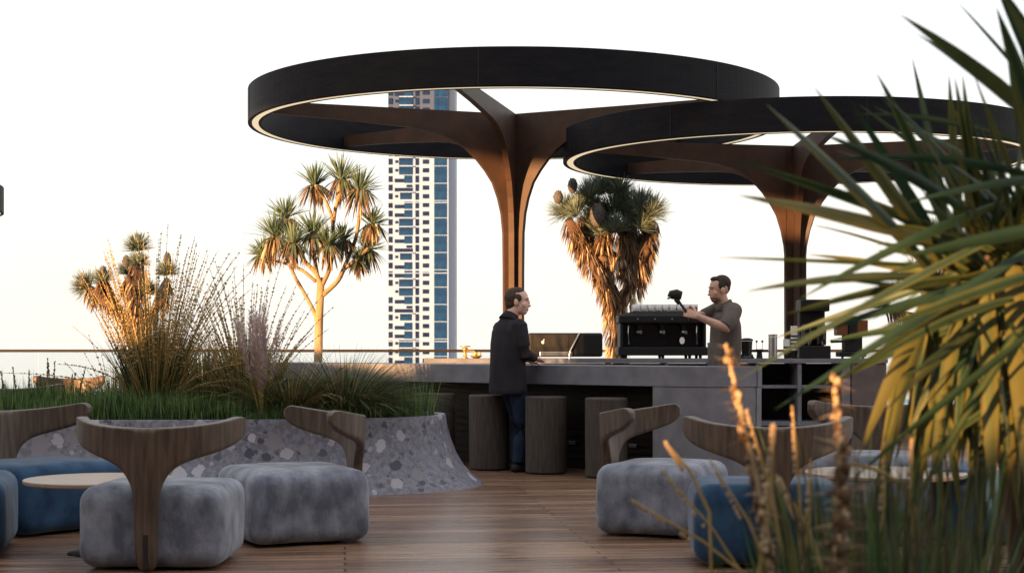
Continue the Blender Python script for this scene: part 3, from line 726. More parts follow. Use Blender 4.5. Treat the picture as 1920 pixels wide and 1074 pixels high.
def cabbage():
    d = 22.0; f = mk((440, 270), 2.557, d, 3, .45)
    base = P(598, 700, d); base.z = 0
    t = thing('cabbage_palm', base, 'branching cabbage palm with sunlit pale trunk and tufted green heads left of the tower', 'tree')
    def rl(v): return v - base
    f0 = lambda p: f(p, 0)
    mb = MB()
    def br(ps, r0, r1, zero=2):
        pts = [rl(f0(p) if i < zero else f(p)) for i, p in enumerate(ps)]
        # smooth
        sm = []
        for i in range(len(pts) - 1):
            for k in range(4):
                q = k / 4; sm.append(pts[i].lerp(pts[i + 1], q))
        sm.append(pts[-1])
        for _ in range(2): sm = [sm[0]] + [(sm[i - 1] + sm[i] * 2 + sm[i + 1]) / 4 for i in range(1, len(sm) - 1)] + [sm[-1]]
        n = len(sm); mb.tube(sm, [r0 + (r1 - r0) * i / (n - 1) for i in range(n)], 8)
    mb.tube([Vector((0, 0, 0)), rl(f0((400, 1040))), rl(f0((405, 850))), rl(f0((412, 680))), rl(f0((412, 640)))], [.075, .06, .056, .052, .04], 10)
    br([(395, 850), (380, 800), (325, 700), (290, 640), (255, 560), (230, 500)], .03, .02)
    br([(412, 690), (395, 620), (330, 560), (285, 460), (250, 380)], .038, .022)
    br([(390, 660), (320, 600), (240, 570), (165, 555)], .025, .018)
    br([(412, 690), (462, 590), (474, 450), (470, 350), (430, 260), (388, 200)], .034, .018)
    br([(472, 380), (480, 320), (512, 200), (512, 170)], .03, .022)
    br([(420, 725), (500, 655), (530, 580), (585, 450), (600, 330), (602, 230)], .036, .02)
    br([(520, 600), (580, 560), (640, 500)], .03, .022)
    br([(400, 650), (385, 560), (375, 460)], .03, .022)
    mb.build('trunk', M['bark'], t, smooth=True)
    hs = [((385, 190), 92, 1), ((512, 165), 100, 1), ((604, 215), 95, 1), ((245, 350), 95, .9), ((375, 425), 100, 1), ((195, 440), 105, .9), ((135, 525), 72, .6), ((450, 480), 80, 1),
          ((520, 455), 75, 1), ((635, 500), 85, 1), ((660, 380), 70, .8), ((280, 470), 85, .9), ((590, 560), 60, .6)]
    random.seed(77); mb = MB(); ms = MB()
    for p, r, ln in hs:
        c = rl(f(p)); rr = r / 2.557 * d / FPX * 1.3
        head(mb, c, (random.uniform(-.2, .2) + (p[0] - 400) / 900, random.uniform(-.3, .3), 1), rr * 1.2, 90, (0, 0, 0, 1), wd=.027, back=.1, up=.45, droop=.2)
        for i in range(34):
            a = random.uniform(0, 6.28)
            mb.blade(c, (math.cos(a), math.sin(a), -.15), rr * 1.0, .026, .6, 4, .3, random.choice((0, 1, 1, 2)), tw=.2)
        skirt(ms, c + Vector((0, 0, -rr * .1)), rr, rr * 1.1, 48, (0, 0, 1, 2), wd=.035, sp=.55)
    mb.build('crown', [M['cab'], M['cab2'], M['dead']], t); ms.build('dead_leaves', [M['dead'], M['dead2'], M['dead3']], t)
cabbage()
def joshua(name, region, scale, d, base_px, branches, heads, label, seed, thick, shagL, n_head=280, hw=.016, buds=(), deadmats=(0, 0, 2, 1, 2), nsh=620):
    f = mk(region, scale, d, seed, .3); base = P(base_px[0], base_px[1], d); base.z = 0
    t = thing(name, base, label, 'tree'); f0 = lambda p: f(p, 0)
    mb = MB(); sh = MB(); random.seed(seed)
    for bi, (ps, r0, r1) in enumerate(branches):
        pts = [(f0(p) if i < 1 or bi == 0 else f(p)) - base for i, p in enumerate(ps)]
        if bi == 0: pts = [Vector((0, 0, 0))] + pts
        mb.tube(pts, [r0 + (r1 - r0) * i / (len(pts) - 1) for i in range(len(pts))], 8)
        random.seed(seed + bi); shag(sh, pts, r0 * thick, r1 * thick, nsh, shagL, (1, 1, 1, 0) if bi == 0 or (bi == 2 and nsh > 600) else deadmats, .017)  # lower branches get paler leaves, sunlight put into their colour
    mb.build('trunk', M['dead3'], t, smooth=True); sh.build('dead_leaves', [M['dead'], M['dead2'], M['dead3']], t)
    mb = MB(); random.seed(seed + 99)
    for p, r, ax in heads:
        c = f(p) - base; rr = r / scale * d / FPX * 1.38
        head(mb, c, (ax[0], random.uniform(-.3, .1), ax[1]), rr, n_head, (0, 0, 1), wd=hw, back=.35, up=.3, droop=.03)
    mb.build('crown', [M['yucca'], M['cab2']], t)
    if buds:
        for p, rx, rz in buds:
            mb = MB()
            c = f(p, -.2) - base; q = d / FPX / scale
            mb.ell(c, (rx * q, rx * q, rz * q), 14, 10)
            for i in range(160):
                th = random.uniform(0, 6.28); zz = random.uniform(-.9, .95); rr = math.sqrt(1 - zz * zz)
                e = Vector((rr * math.cos(th), rr * math.sin(th), zz))
                mb.blade(c + Vector((e.x * rx * q, e.y * rx * q, e.z * rz * q)) * .95, e * .5 + Vector((0, 0, 1)), rx * q * .35, .012, 0, 2, .3, 0)
            mb.build('flower_bud', M['bud'], t)
    return t
joshua('joshua_tree', (1020, 320), 2.983, 22.0, (1157, 700),
       [([(405, 1050), (402, 900), (398, 800)], .09, .09), ([(398, 810), (370, 700), (300, 570), (200, 400), (140, 280)], .08, .06),
        ([(398, 810), (450, 720), (505, 620), (450, 530), (350, 460), (315, 410)], .09, .07), ([(500, 640), (530, 560), (570, 450), (605, 290)], .08, .06),
        ([(480, 570), (480, 450), (490, 320)], .09, .08), ([(330, 440), (345, 300), (315, 180)], .06, .05), ([(530, 590), (500, 450), (430, 330)], .09, .08), ([(250, 480), (230, 370), (220, 260)], .07, .06), ([(400, 800), (390, 720), (340, 600), (330, 480)], .08, .07)],
       [((125, 235), 105, (-.6, .8)), ((215, 190), 90, (-.3, 1)), ((310, 115), 110, (0, 1)), ((318, 350), 115, (-.1, 1)), ((425, 120), 90, (.2, 1)), ((470, 250), 125, (.0, 1)), ((540, 200), 100, (.2, 1)),
        ((605, 235), 105, (.4, .9)), ((385, 230), 110, (0, 1)), ((180, 240), 80, (-.4, .9)), ((250, 150), 100, (-.1, 1)), ((440, 180), 110, (.1, 1)), ((370, 110), 95, (0, 1)), ((560, 270), 95, (.3, 1)), ((240, 300), 85, (-.2, 1)), ((400, 330), 90, (0, 1)), ((275, 215), 85, (0, 1)), ((335, 250), 85, (0, 1)), ((290, 290), 80, (-.2, 1)), ((500, 300), 85, (.2, 1)), ((545, 320), 75, (.3, 1)), ((455, 340), 70, (0, 1))],
       'shaggy joshua tree with forked sunlit trunk behind the coffee machine', 131, 2.0, .21, buds=[((80, 150), 27, 36), ((160, 85), 27, 42), ((300, 250), 44, 68)], hw=.015)
joshua('small_joshua_tree', (50, 420), 2.826, 16.4, (265, 700),
       [([(600, 900), (600, 650), (590, 480)], .07, .06), ([(590, 480), (585, 330), (585, 200)], .06, .05), ([(592, 600), (500, 470), (400, 400), (340, 350)], .06, .05),
        ([(470, 430), (420, 350), (405, 300)], .05, .04), ([(600, 560), (700, 430), (745, 300)], .05, .04), ([(590, 470), (545, 350), (540, 290)], .05, .04)],
       [((588, 130), 78, (0, 1)), ((320, 330), 78, (-.9, .5)), ((405, 300), 62, (-.2, 1)), ((540, 255), 62, (-.2, 1)), ((745, 260), 60, (0, 1)), ((640, 360), 60, (.2, 1)), ((590, 210), 60, (0, 1))],
       'small joshua tree with grey-green tufts rising behind the tallest grass clump', 171, 1.5, .14, n_head=380, hw=.013, nsh=260,
       buds=[((405, 255), 18, 32), ((528, 200), 20, 34), ((745, 190), 20, 38), ((300, 305), 22, 22)])
joshua('yucca_tree', (1600, 400), 2.0, 21.0, (1800, 700),
       [([(400, 560), (400, 380), (380, 300)], .08, .07), ([(380, 300), (300, 250), (240, 260)], .06, .05), ([(390, 320), (460, 200), (480, 150)], .06, .05), ([(400, 300), (330, 160), (330, 100)], .06, .05), ([(400, 420), (200, 380), (120, 350)], .05, .04)],
       [((240, 230), 70, (-.4, 1)), ((480, 130), 75, (0, 1)), ((380, 150), 80, (0, 1)), ((560, 220), 80, (.5, 1)), ((300, 90), 70, (0, 1)), ((120, 345), 65, (-.7, .6)), ((170, 300), 50, (-.3, .6))],
       'spiky yucca tree at the far right seen through the near leaves', 191, 1.5, .22, n_head=200, hw=.014, nsh=400)
# beds carrying the far trees
def bed(px, d, w, dp, label):
    t = thing('planter_box', (GX(px, d), d, 0), label, 'planter', 'plain dark planter boxes of the far trees')
    mb = MB()
    for sx in (-1, 1): mb.box((sx * (w / 2 - .03), 0, .225), (.06, dp, .45)); mb.box((0, sx * (dp / 2 - .03), .225), (w - .125, .06, .45))
    mb.build('box_sides', M['concw'], t)
    mb = MB(); mb.box((0, 0, .2), (w - .13, dp - .13, .3)); mb.build('soil', M['soil'], t)
bed(598, 22, 1.5, 1.0, 'dark planter box at the foot of the branching palm'); bed(1157, 22, 1.6, 1.1, 'dark planter box at the foot of the forked joshua tree'); bed(1800, 21, 1.8, 1.2, 'dark planter box at the foot of the far right yucca')

# ------------------------------------------------------------------ near yucca
def near_yucca():
    d = 3.8; base = P(1835, 700, d); base.z = .5
    t = thing('variegated_yucca', base, 'big near yucca with long green and yellow striped leaves filling the right side', 'yucca')
    mb = MB(); random.seed(8)
    mats = [M['fg'], M['fy'], M['fo']]
    def leaf(b, tip, wpx, d0=d, d1=d, sag=.06, a=0, c=2, tw=None):
        p0, p1 = P(b[0], b[1], d0), P(tip[0], tip[1], d1); w = wpx * d / FPX * (.42 if b[0] >= 1880 and tip[0] < 1720 and tip[1] > 200 else .66)
        ax = (p1 - p0); L = ax.length; dr = ax.normalized()
        seg = 9; side = dr.cross(Vector((0, 1, 0))).normalized(); tw = random.uniform(-.7, .7) if tw is None else tw
        side = Matrix.Rotation(tw, 3, dr) @ side; vs = []
        strip = c
        for i in range(seg + 1):
            q = i / seg; p = p0 + ax * q + Vector((0, 0, 1)) * (sag * L * 4 * q * (1 - q))
            ww = w * .5 * (min(1, .6 + 1.2 * q) * (1 - q ** 2.6)) + .0004
            up = side.cross(dr)
            vs += [p - side * ww, p - side * ww * .45 - up * ww * .16, p - up * ww * .26, p + side * ww * .45 - up * ww * .16, p + side * ww]
        o = len(mb.v); mb.v += [tuple(x - base) for x in vs]
        for i in range(seg):
            for j in range(4):
                k = i * 5 + j; mb.f.append((o + k, o + k + 1, o + k + 6, o + k + 5)); mb.m.append(c if j in (0, 3) else a)
    G, Y, O = 0, 1, 2
    cB = (1815, 520)
    L = [((1760, 520), (1436, 195), 62, 3.75, 3.3, G, Y), ((1770, 500), (1526, 163), 50, 3.8, 3.5, O, Y), ((1775, 480), (1590, 182), 36, 3.9, 3.9, G, G), ((1790, 470), (1644, 138), 40, 3.9, 3.8, G, O),
         ((1785, 480), (1710, 108), 32, 4.0, 4.2, O, G), ((1800, 470), (1779, 140), 36, 4.0, 4.0, O, Y), ((1745, 450), (1383, 366), 52, 3.7, 3.3, O, Y), ((1760, 430), (1372, 298), 34, 3.8, 3.5, G, O),
         ((1790, 500), (1345, 482), 14, 3.9, 3.6, G, O), ((1760, 520), (1400, 546), 34, 3.8, 3.4, O, G), ((1800, 520), (1470, 590), 32, 3.7, 3.5, G, O), ((1900, 430), (1385, 712), 42, 3.6, 3.2, G, O),
         ((1930, 470), (1452, 768), 46, 3.5, 3.1, G, G), ((1880, 380), (1500, 560), 46, 3.7, 3.4, G, G), ((1920, 520), (1480, 640), 50, 3.6, 3.3, G, G), ((1820, 400), (1540, 250), 40, 3.7, 3.5, G, G),
         ((1940, 330), (1560, 300), 44, 3.6, 3.6, G, G), ((1850, 540), (1560, 720), 44, 3.8, 3.6, G, O), ((1900, 260), (1600, 215), 30, 3.9, 4.0, O, G), ((1960, 380), (1640, 200), 26, 3.8, 4.0, G, O),
         ((1760, 530), (1608, 860), 50, 3.8, 3.5, Y, Y), ((1750, 560), (1640, 930), 40, 3.9, 3.7, O, Y), ((1800, 560), (1745, 900), 46, 3.8, 3.6, Y, O), ((1850, 540), (1862, 960), 60, 3.7, 3.5, O, Y),
         ((1900, 500), (1930, 950), 70, 3.7, 3.4, Y, Y), ((1830, 560), (1700, 820), 40, 3.8, 3.8, G, Y), ((1900, 560), (1600, 700), 42, 3.6, 3.4, G, O), ((1940, 620), (1590, 905), 46, 3.5, 3.3, G, G),
         ((1950, 560), (1680, 1010), 42, 3.6, 3.4, O, G), ((1890, 600), (1800, 1000), 50, 3.8, 3.8, G, Y), ((1960, 700), (1700, 880), 36, 3.7, 3.6, G, O), ((1800, 600), (1550, 640), 30, 3.9, 4.0, G, G),
         ((1990, 420), (1690, 480), 60, 3.4, 3.2, G, G), ((1990, 500), (1640, 620), 52, 3.4, 3.2, G, O), ((1985, 330), (1700, 380), 44, 3.5, 3.4, G, G), ((1890, 480), (1620, 420), 40, 3.7, 3.6, G, O),
         # upper crown
         ((1955, 230), (1688, 28), 40, 3.5, 3.4, O, O), ((1960, 250), (1716, 62), 42, 3.5, 3.5, O, G), ((1950, 180), (1795, 4), 16, 3.6, 3.6, G, G), ((1975, 340), (1868, 14), 56, 3.4, 3.3, G, O),
         ((2000, 230), (1862, -40), 60, 3.3, 3.3, O, G), ((1965, 420), (1890, 120), 50, 3.4, 3.4, Y, O), ((2010, 200), (1900, -90), 50, 3.4, 3.4, G, O), ((1985, 260), (1905, 60), 40, 3.5, 3.6, G, Y)]
    for b, tp, w, d0, d1, a, c in L: leaf(b, tp, w, d0, d1, a=a, c=c, sag=random.uniform(.0, .05))
    for i in range(210):   # fill of the crown
        a = random.uniform(0, 6.28); e = random.uniform(-.9, .9); r = random.uniform(200, 440)
        cx, cy = random.choice(((1840, 500), (1900, 430), (1900, 560), (1960, 480)))
        tp = (cx + r * math.cos(a) * .95, cy + r * math.sin(a) * .85)
        if tp[0] < 1440 or tp[1] < 120 or (tp[0] < 1640 and i % 3) or (tp[0] < 1600 and tp[1] > 760): continue
        col = random.choice(((G, G), (G, O), (O, G), (G, Y), (O, Y)))
        leaf((cx + 30 * math.cos(a), cy + 30 * math.sin(a)), tp, random.uniform(16, 34), d + .1, d + e * .5, a=col[0], c=col[1], sag=random.uniform(-.02, .06))
    for i in range(64):   # hanging older leaves
        bx = random.uniform(1700, 1990); by = random.uniform(520, 640)
        leaf((bx, by), (bx + random.uniform(-90, 60), by + random.uniform(260, 420)), random.uniform(16, 46), d + .15, d + random.uniform(-.1, .3), a=random.choice((O, Y, G, G)), c=random.choice((Y, O, Y)), sag=0)
    mb.build('crown', mats, t, smooth=True)
    mb = MB(); tr = [P(1960, 1250, d + .35) - base, P(1900, 800, d + .35) - base, P(1880, 600, d + .2) - base, P(1870, 480, d + .1) - base]
    mb.tube(tr, [.06, .05, .045, .03], 10); tr2 = [tr[1], P(2000, 420, d) - base, P(1990, 250, 3.5) - base]
    mb.tube(tr2, [.04, .035, .03], 10); mb.build('trunk', M['dead3'], t, smooth=True)
near_yucca()

def near_grass():
    d = 3.2
    random.seed(12)
    t = thing('near_tall_grass', (GX(1640, d), d, .55), 'blurred dark green grass tuft rising from the near planter at lower right', 'ornamental grass')
    base = t.location.copy(); mb = MB()
    for i in range(950):
        px = random.triangular(1330, 2000, 1700); dd = random.uniform(2.7, 3.8)
        lim = 860 if px < 1450 else 740
        top = random.triangular(lim, 1150, 1010)
        p0 = P(1640 + (px - 1640) * .75, 700, dd); p0.z = .57; p1 = P(px + random.uniform(-90, 60), top, dd + random.uniform(-.2, .2))
        ax = p1 - p0
        mb.blade(p0 - base, ax + Vector((0, 0, ax.length * .12)), ax.length * 1.06, random.uniform(.004, .011), .12, 5, .2, random.choice((0, 0, 1, 1, 2, 2, 3)), tw=random.uniform(0, 3))
    mb.build('leaves', [M['g_grass2'], M['darkgr'], M['olive'], M['dead3']], t)
    sp = [((1362, 650), (1455, 1110), 27, 'slender orange flower spike leaning left, tallest at lower right'), ((1566, 705), (1578, 1110), 27, 'upright orange flower spike with side bracts in front of the counter end'),
          ((1583, 828), (1570, 1120), 42, 'thick pale-orange flower spike, the shorter one in front of the upright spike')]
    for k, (a, b, w, lb) in enumerate(sp):
        dd = 2.95 - .1 * k; p1, p0 = P(a[0], a[1], dd), P(b[0], b[1], dd)
        tt = thing('flower_spike', (p0.x, p0.y, .55), lb, 'flower spike', 'orange flower spikes in the near planter'); bb = tt.location.copy()
        mb = MB(); mb.tube([Vector((0, 0, 0)), p0 - bb, (p1 + p0) / 2 - bb + Vector((.006, 0, 0)), p1 - bb], [.006, .006, .005, .003], 6, 0)
        n = 150; W = w * dd / FPX * .5
        for i in range(n):
            s = random.random() ** .8 * .95; p = p1.lerp(p0, s) - bb
            q = random.uniform(0, 6.28); e = Vector((math.cos(q), math.sin(q), random.uniform(-.2, .8)))
            rr = W * (.8 + .3 * math.sin(s * 40)) * (.75 + .3 * s)
            mb.ell(p + e * rr * .5, (rr * .5, rr * .5, rr * .6), 6, 5, mi=random.choice((0, 1)))
        for i in range(70):
            s = random.random() * .8; p = p1.lerp(p0, s) - bb; q = random.choice((0, 3.14)) + random.uniform(-.6, .6)
            mb.blade(p, (math.cos(q), math.sin(q) * .5, random.uniform(-.3, .4)), W * random.uniform(1.4, 3.2), W * .5, .1, 2, .3, random.choice((0, 1)))
        mb.build('spike', [M['dead2'], M['dead']], tt)
    st = [((1450, 800), (1420, 1110), 11), ((1400, 770), (1480, 1110), 6), ((1455, 890), (1560, 1110), 11), ((1245, 825), (1330, 960), 7), ((1520, 860), (1500, 1110), 6), ((1660, 830), (1640, 1110), 6), ((1180, 935), (1440, 1110), 6),
          ((1240, 880), (1420, 1120), 5), ((1710, 820), (1690, 1110), 7), ((1330, 860), (1460, 1110), 5), ((1485, 760), (1500, 1110), 5)]
    tt = thing('dry_stalks', (GX(1500, d), d, .55), 'thin dry golden stalks scattered among the near grass', 'dry stalks'); bb = tt.location.copy(); mb = MB()
    for a, b, w in st:
        dd = d + random.uniform(-.2, .3); p1, p0 = P(a[0], a[1], dd), P(b[0], b[1], dd); r = w * dd / FPX * .5; g = p0 + (p0 - p1) * .1; g.z = .56
        mid = (p0 + p1) / 2 + Vector((.008, 0, .01)); mb.tube([g - bb, p0 - bb, mid - bb, p1 - bb], [r * .7, r, r, r * .6], 6)
        for i in range(14): p = p1.lerp(p0, random.random() * .45) - bb; mb.ell(p, (r * 1.25, r * 1.25, r * 1.7), 6, 4, mi=1)
    arc = [P(1590, 868, d), P(1640, 878, d), P(1690, 905, d), P(1715, 955, d), P(1700, 1110, d + .1)]
    arc[-1].z = .56; mb.tube([p - bb for p in arc], [.004, .005, .006, .005, .004], 6)
    mb.build('stalks', [M['straw'], M['dead2']], tt)
near_grass()

# ------------------------------------------------------------------ equipment on the back counter
def espresso():
    y = BY + .05; k = FPX / y; x0, x1 = GX(1160, y), GX(1328, y); cx = (x0 + x1) / 2; w = x1 - x0
    t = thing('espresso_machine', (cx, y + .28, BZ), 'wide black espresso machine with cups on top, in front of the joshua tree trunk', 'coffee machine')
    mb = MB()
    for sx in (-.42, 0, .3, .42):
        for sy in (-.2, .2): mb.tube([(sx * w, sy, 0), (sx * w, sy, .035)], [.016, .02], 12)
    mb.build('feet', M['black'], t)
    mb = MB(); mb.box((0, 0, .085), (w, .52, .1)); mb.build('base_tray', M['black'], t, bevel=.012)
    mb = MB(); mb.box((0, .1, .27), (w - .1, .3, .28)); mb.build('body', M['blackgloss'], t, bevel=.01)
    mb = MB(); mb.box((0, 0, .46), (w, .54, .1)); mb.build('upper_housing', M['black'], t, bevel=.02)
    mb = MB()
    mb.add([(-w / 2 + .05, -.25, .51), (w / 2 - .02, -.25, .51), (w / 2 - .02, .25, .51), (-w / 2 + .05, .25, .51), (-w / 2 + .17, -.2, .555), (w / 2 - .05, -.2, .555), (w / 2 - .05, .2, .555), (-w / 2 + .17, .2, .555)],
           [(0, 1, 5, 4), (1, 2, 6, 5), (2, 3, 7, 6), (3, 0, 4, 7), (4, 5, 6, 7), (3, 2, 1, 0)]); mb.build('cup_rail', M['blackmatt'], t)
    for sx in (-1, 1):
        mb = MB(); mb.box((sx * (w / 2 - .035), 0, .27), (.03, .5, .28)); mb.build('side_panel', M['black'], t, bevel=.006)
    for gx in (-.27, 0, .26):
        mb = MB(); mb.tube([(gx, -.13, .41), (gx, -.13, .33)], [.045, .04], 16); mb.box((gx, -.13, .405), (.12, .1, .03)); g = mb.build('group_head', M['black'], t)
        mb = MB(); mb.tube([(gx, -.13, .325), (gx, -.13, .3)], .036, 16); mb.tube([(gx, -.16, .312), (gx, -.32, .3)], [.011, .016], 10); mb.build('portafilter', M['steel'], t)
    for gx in (-.4, .4):
        mb = MB(); mb.tube([(gx, -.2, .42), (gx - .01, -.24, .3), (gx, -.22, .17)], .006, 8); mb.build('steam_wand', M['steel'], t)
    mb = MB(); mb.tube([(.25, -.265, .19), (.25, -.262, .19)], .02, 16); mb.v = [(x, -.262 + (0 if i < 16 else .01), z) for i, (x, y_, z) in enumerate([(.22 + .03 * math.cos(a * math.pi / 8), 0, .21 + .042 * math.sin(a * math.pi / 8)) for a in range(16)] * 2)]
    mb.build('badge', M['white'], t)
    for i in range(4):
        mb = MB(); mb.tube([(-.3 + i * .2, -.272, .46), (-.3 + i * .2, -.29, .46)], .012, 12, ref=(1, 0, 0)); mb.build('knob', M['steel'], t)
    return t, cx, y + .28
em, ecx, ecy = espresso()
def cup():
    t = MB(); t.lathe([(.028, 0), (.036, .004), (.041, .04), (.043, .08), (.039, .08), (.036, .04), (.02, .012)], 20)
    o = t.build('cup', M['white'], None, smooth=True); return tag(o, 'white cup in the row upside on the espresso machine', 'cup', 'white cups on the espresso machine')
c0 = cup(); cups = [(i, 0) for i in range(9)] + [(i, 1) for i in range(9)]
nm = ['first', 'second', 'third', 'fourth', 'fifth', 'sixth', 'seventh', 'eighth', 'ninth']
for k, (i, j) in enumerate(cups):
    o = c0 if k == 0 else c0.copy()
    if k: C.objects.link(o)
    o.location = (ecx - .30 + i * .085, ecy - .13 + j * .1, BZ + .556)
    o['label'] = 'white cup, %s from the left in the %s row on the espresso machine' % (nm[i], 'front' if j == 0 else 'rear')

def rb(mb, c, d): mb.box(c, d)
def register():
    y = BY + .1; x0, x1 = GX(990, y), GX(1130, y); w = x1 - x0
    t = thing('glass_chiller', ((x0 + x1) / 2, y + .2, BZ), 'long low black appliance with slanted steel strut beside the standing man', 'appliance')
    mb = MB(); mb.prism([(-w / 2, -.2), (w / 2, -.2), (w / 2, .2), (-w / 2, .2)], .02, .3); mb.build('housing', M['black'], t, bevel=.03, bseg=4)
    mb = MB(); mb.box((-.16, -.203, .2), (.4, .006, .14)); mb.build('front_window', M['blackmatt'], t, bevel=.004)
    mb = MB(); mb.box((-.11, -.215, .055), (.38, .03, .05)); mb.build('steel_tray', M['steel'], t, bevel=.006)
    mb = MB(); mb.tube([(.045, -.235, .0), (.055, -.235, .09), (.165, -.215, .3)], .011, 8); mb.build('steel_strut', M['steel'], t)
    mb = MB(); mb.ell((-.263, -.208, .19), (.017, .004, .02), 12, 8); mb.ell((-.25, -.208, .219), (.006, .003, .01), 8, 6); mb.build('logo', M['white'], t)
register()
def tap():
    y = BY + .15; t = thing('brass_tap', (GX(872, y), y, BZ), 'small brass tap with flat top on the back counter left of the man', 'tap')
    mb = MB(); mb.lathe([(.035, 0), (.035, .01), (.022, .02), (.02, .08), (.03, .1), (.034, .125), (.02, .13)], 20); mb.build('stem', M['brass'], t, smooth=True)
    mb = MB(); mb.lathe([(.06, .135), (.062, .14), (.06, .15)], 24); mb.build('top_plate', M['brass'], t)
    mb = MB(); mb.tube([(.02, 0, .09), (.1, 0, .085), (.13, -.02, .05)], [.014, .012, .012], 10); mb.build('spout', M['brass'], t)
    t = thing('bowl', (GX(893, y), y, BZ), 'small golden-brown heap in a dish beside the brass tap', 'dish')
    mb = MB(); mb.lathe([(.03, 0), (.07, .03), (.075, .035), (.068, .035), (.03, .01)], 24); mb.build('dish', M['brass'], t, smooth=True)
    random.seed(2); mb = MB()
    for i in range(12): a = random.uniform(0, 6.28); r = .045 * random.random(); mb.ell((r * math.cos(a), r * math.sin(a), .045 + .02 * random.random()), .018, 8, 6)
    mb.build('contents', M['dead2'], t, smooth=True)
tap()
def right_items():
    y = BY + .15
    t = thing('blender_jug', (GX(1400, y), y, BZ), 'black lidded jug on the back counter just behind the barista', 'jug')
    mb = MB(); mb.lathe([(.085, 0), (.09, .01), (.075, .03), (.075, .05), (.06, .055), (.068, .2), (.07, .205)], 24); mb.build('body', M['blackgloss'], t, smooth=False)
    mb = MB(); mb.lathe([(.076, .207), (.078, .22), (.06, .232), (.03, .24)], 24); mb.build('lid', M['black'], t)
    t = thing('fruit_grinder', (GX(1424, y), y, BZ), 'small black tap manifold between the jug and the steel canister', 'tap')
    mb = MB(); mb.lathe([(.04, 0), (.035, .02), (.03, .07), (.05, .09), (.045, .11)], 18); mb.build('body', M['black'], t)
    mb = MB(); mb.box((0, 0, .085), (.2, .02, .02)); mb.build('cross_bar', M['black'], t)
    for sx in (-.033, .033): mb = MB(); mb.tube([(sx, 0, .11), (sx, 0, .19)], .003, 6); mb.ell((sx, 0, .2), .014, 10, 8); mb.build('knob', M['black'], t)
    t = thing('steel_canister', (GX(1449, y), y, BZ), 'slim brushed steel canister on the back counter left of the cup stacks', 'canister')
    mb = MB(); mb.lathe([(.05, 0), (.052, .005), (.052, .25), (.05, .255)], 28); mb.build('body', M['steel'], t); mb = MB(); mb.lathe([(.054, .257), (.054, .28), (.04, .285)], 28); mb.build('lid', M['steel'], t)
    for px, n, lb in ((1475, 7, 'shorter stack of paper cups left of the black brewer'), (1489, 14, 'taller stack of paper cups beside the black brewer')):
        t = thing('cup_stack', (GX(px, y), y, BZ), lb, 'paper cups', 'stacks of paper cups on the back counter')
        for i in range(n):
            mb = MB(); z = i * .022; mb.lathe([(.03, z), (.04, z + .088), (.043, z + .09), (.043, z + .096), (.036, z + .096), (.026, z + .004)], 20)
            mb.build('paper_cup', M['blackmatt'] if (i < n - 4 and i % 2 == 0) else M['white'], t)
    t = thing('coffee_brewer', (GX(1526, y), y + .1, BZ), 'tall black twin-tower coffee brewer on the back counter before the second column', 'brewer')
    mb = MB(); mb.box((0, 0, .075), (.36, .4, .15)); mb.build('base', M['black'], t, bevel=.01)
    mb = MB(); mb.box((0, .08, .42), (.3, .18, .54)); mb.build('tower_body', M['blackmatt'], t, bevel=.015)
    mb = MB(); mb.box((0, -.02, .62), (.34, .34, .14)); mb.build('brew_head', M['black'], t, bevel=.015)
    for sx in (-.08, .08):
        mb = MB(); mb.lathe([(.06, .155), (.065, .17), (.065, .36), (.05, .4), (.02, .41)], 20, c=(sx, -.1, 0)); mb.build('urn', M['blackgloss'], t)
        mb = MB(); mb.tube([(sx, -.17, .2), (sx, -.2, .19), (sx, -.2, .165)], .008, 8); mb.build('tap', M['steel'], t)
    t = thing('coffee_grinder', (GX(1597, y), y + .05, BZ), 'bronze and black coffee grinder at the right end of the back counter', 'grinder')
    mb = MB(); mb.box((0, 0, .05), (.3, .3, .06)); mb.build('base', M['black'], t, bevel=.01)
    mb = MB(); mb.box((.02, .03, .2), (.2, .22, .24)); mb.build('body', M['blackmatt'], t, bevel=.01)
    for sx in (-1, 1):
        mb = MB(); mb.box((sx * .115, 0, .36), (.13, .22, .18)); mb.build('bronze_hopper', M['copper'], t, bevel=.012)
    mb = MB(); mb.box((0, -.01, .36), (.09, .25, .26)); mb.build('centre_panel', M['black'], t, bevel=.01)
    mb = MB(); mb.tube([(-.1, -.1, .2), (-.26, -.14, .2)], [.014, .02], 10); mb.build('handle', M['black'], t)
    mb = MB()
    for sx in (-.12, 0, .12): mb.tube([(sx, -.1, 0), (sx, -.1, .02)], .014, 10)
    mb.build('feet', M['black'], t)
right_items()

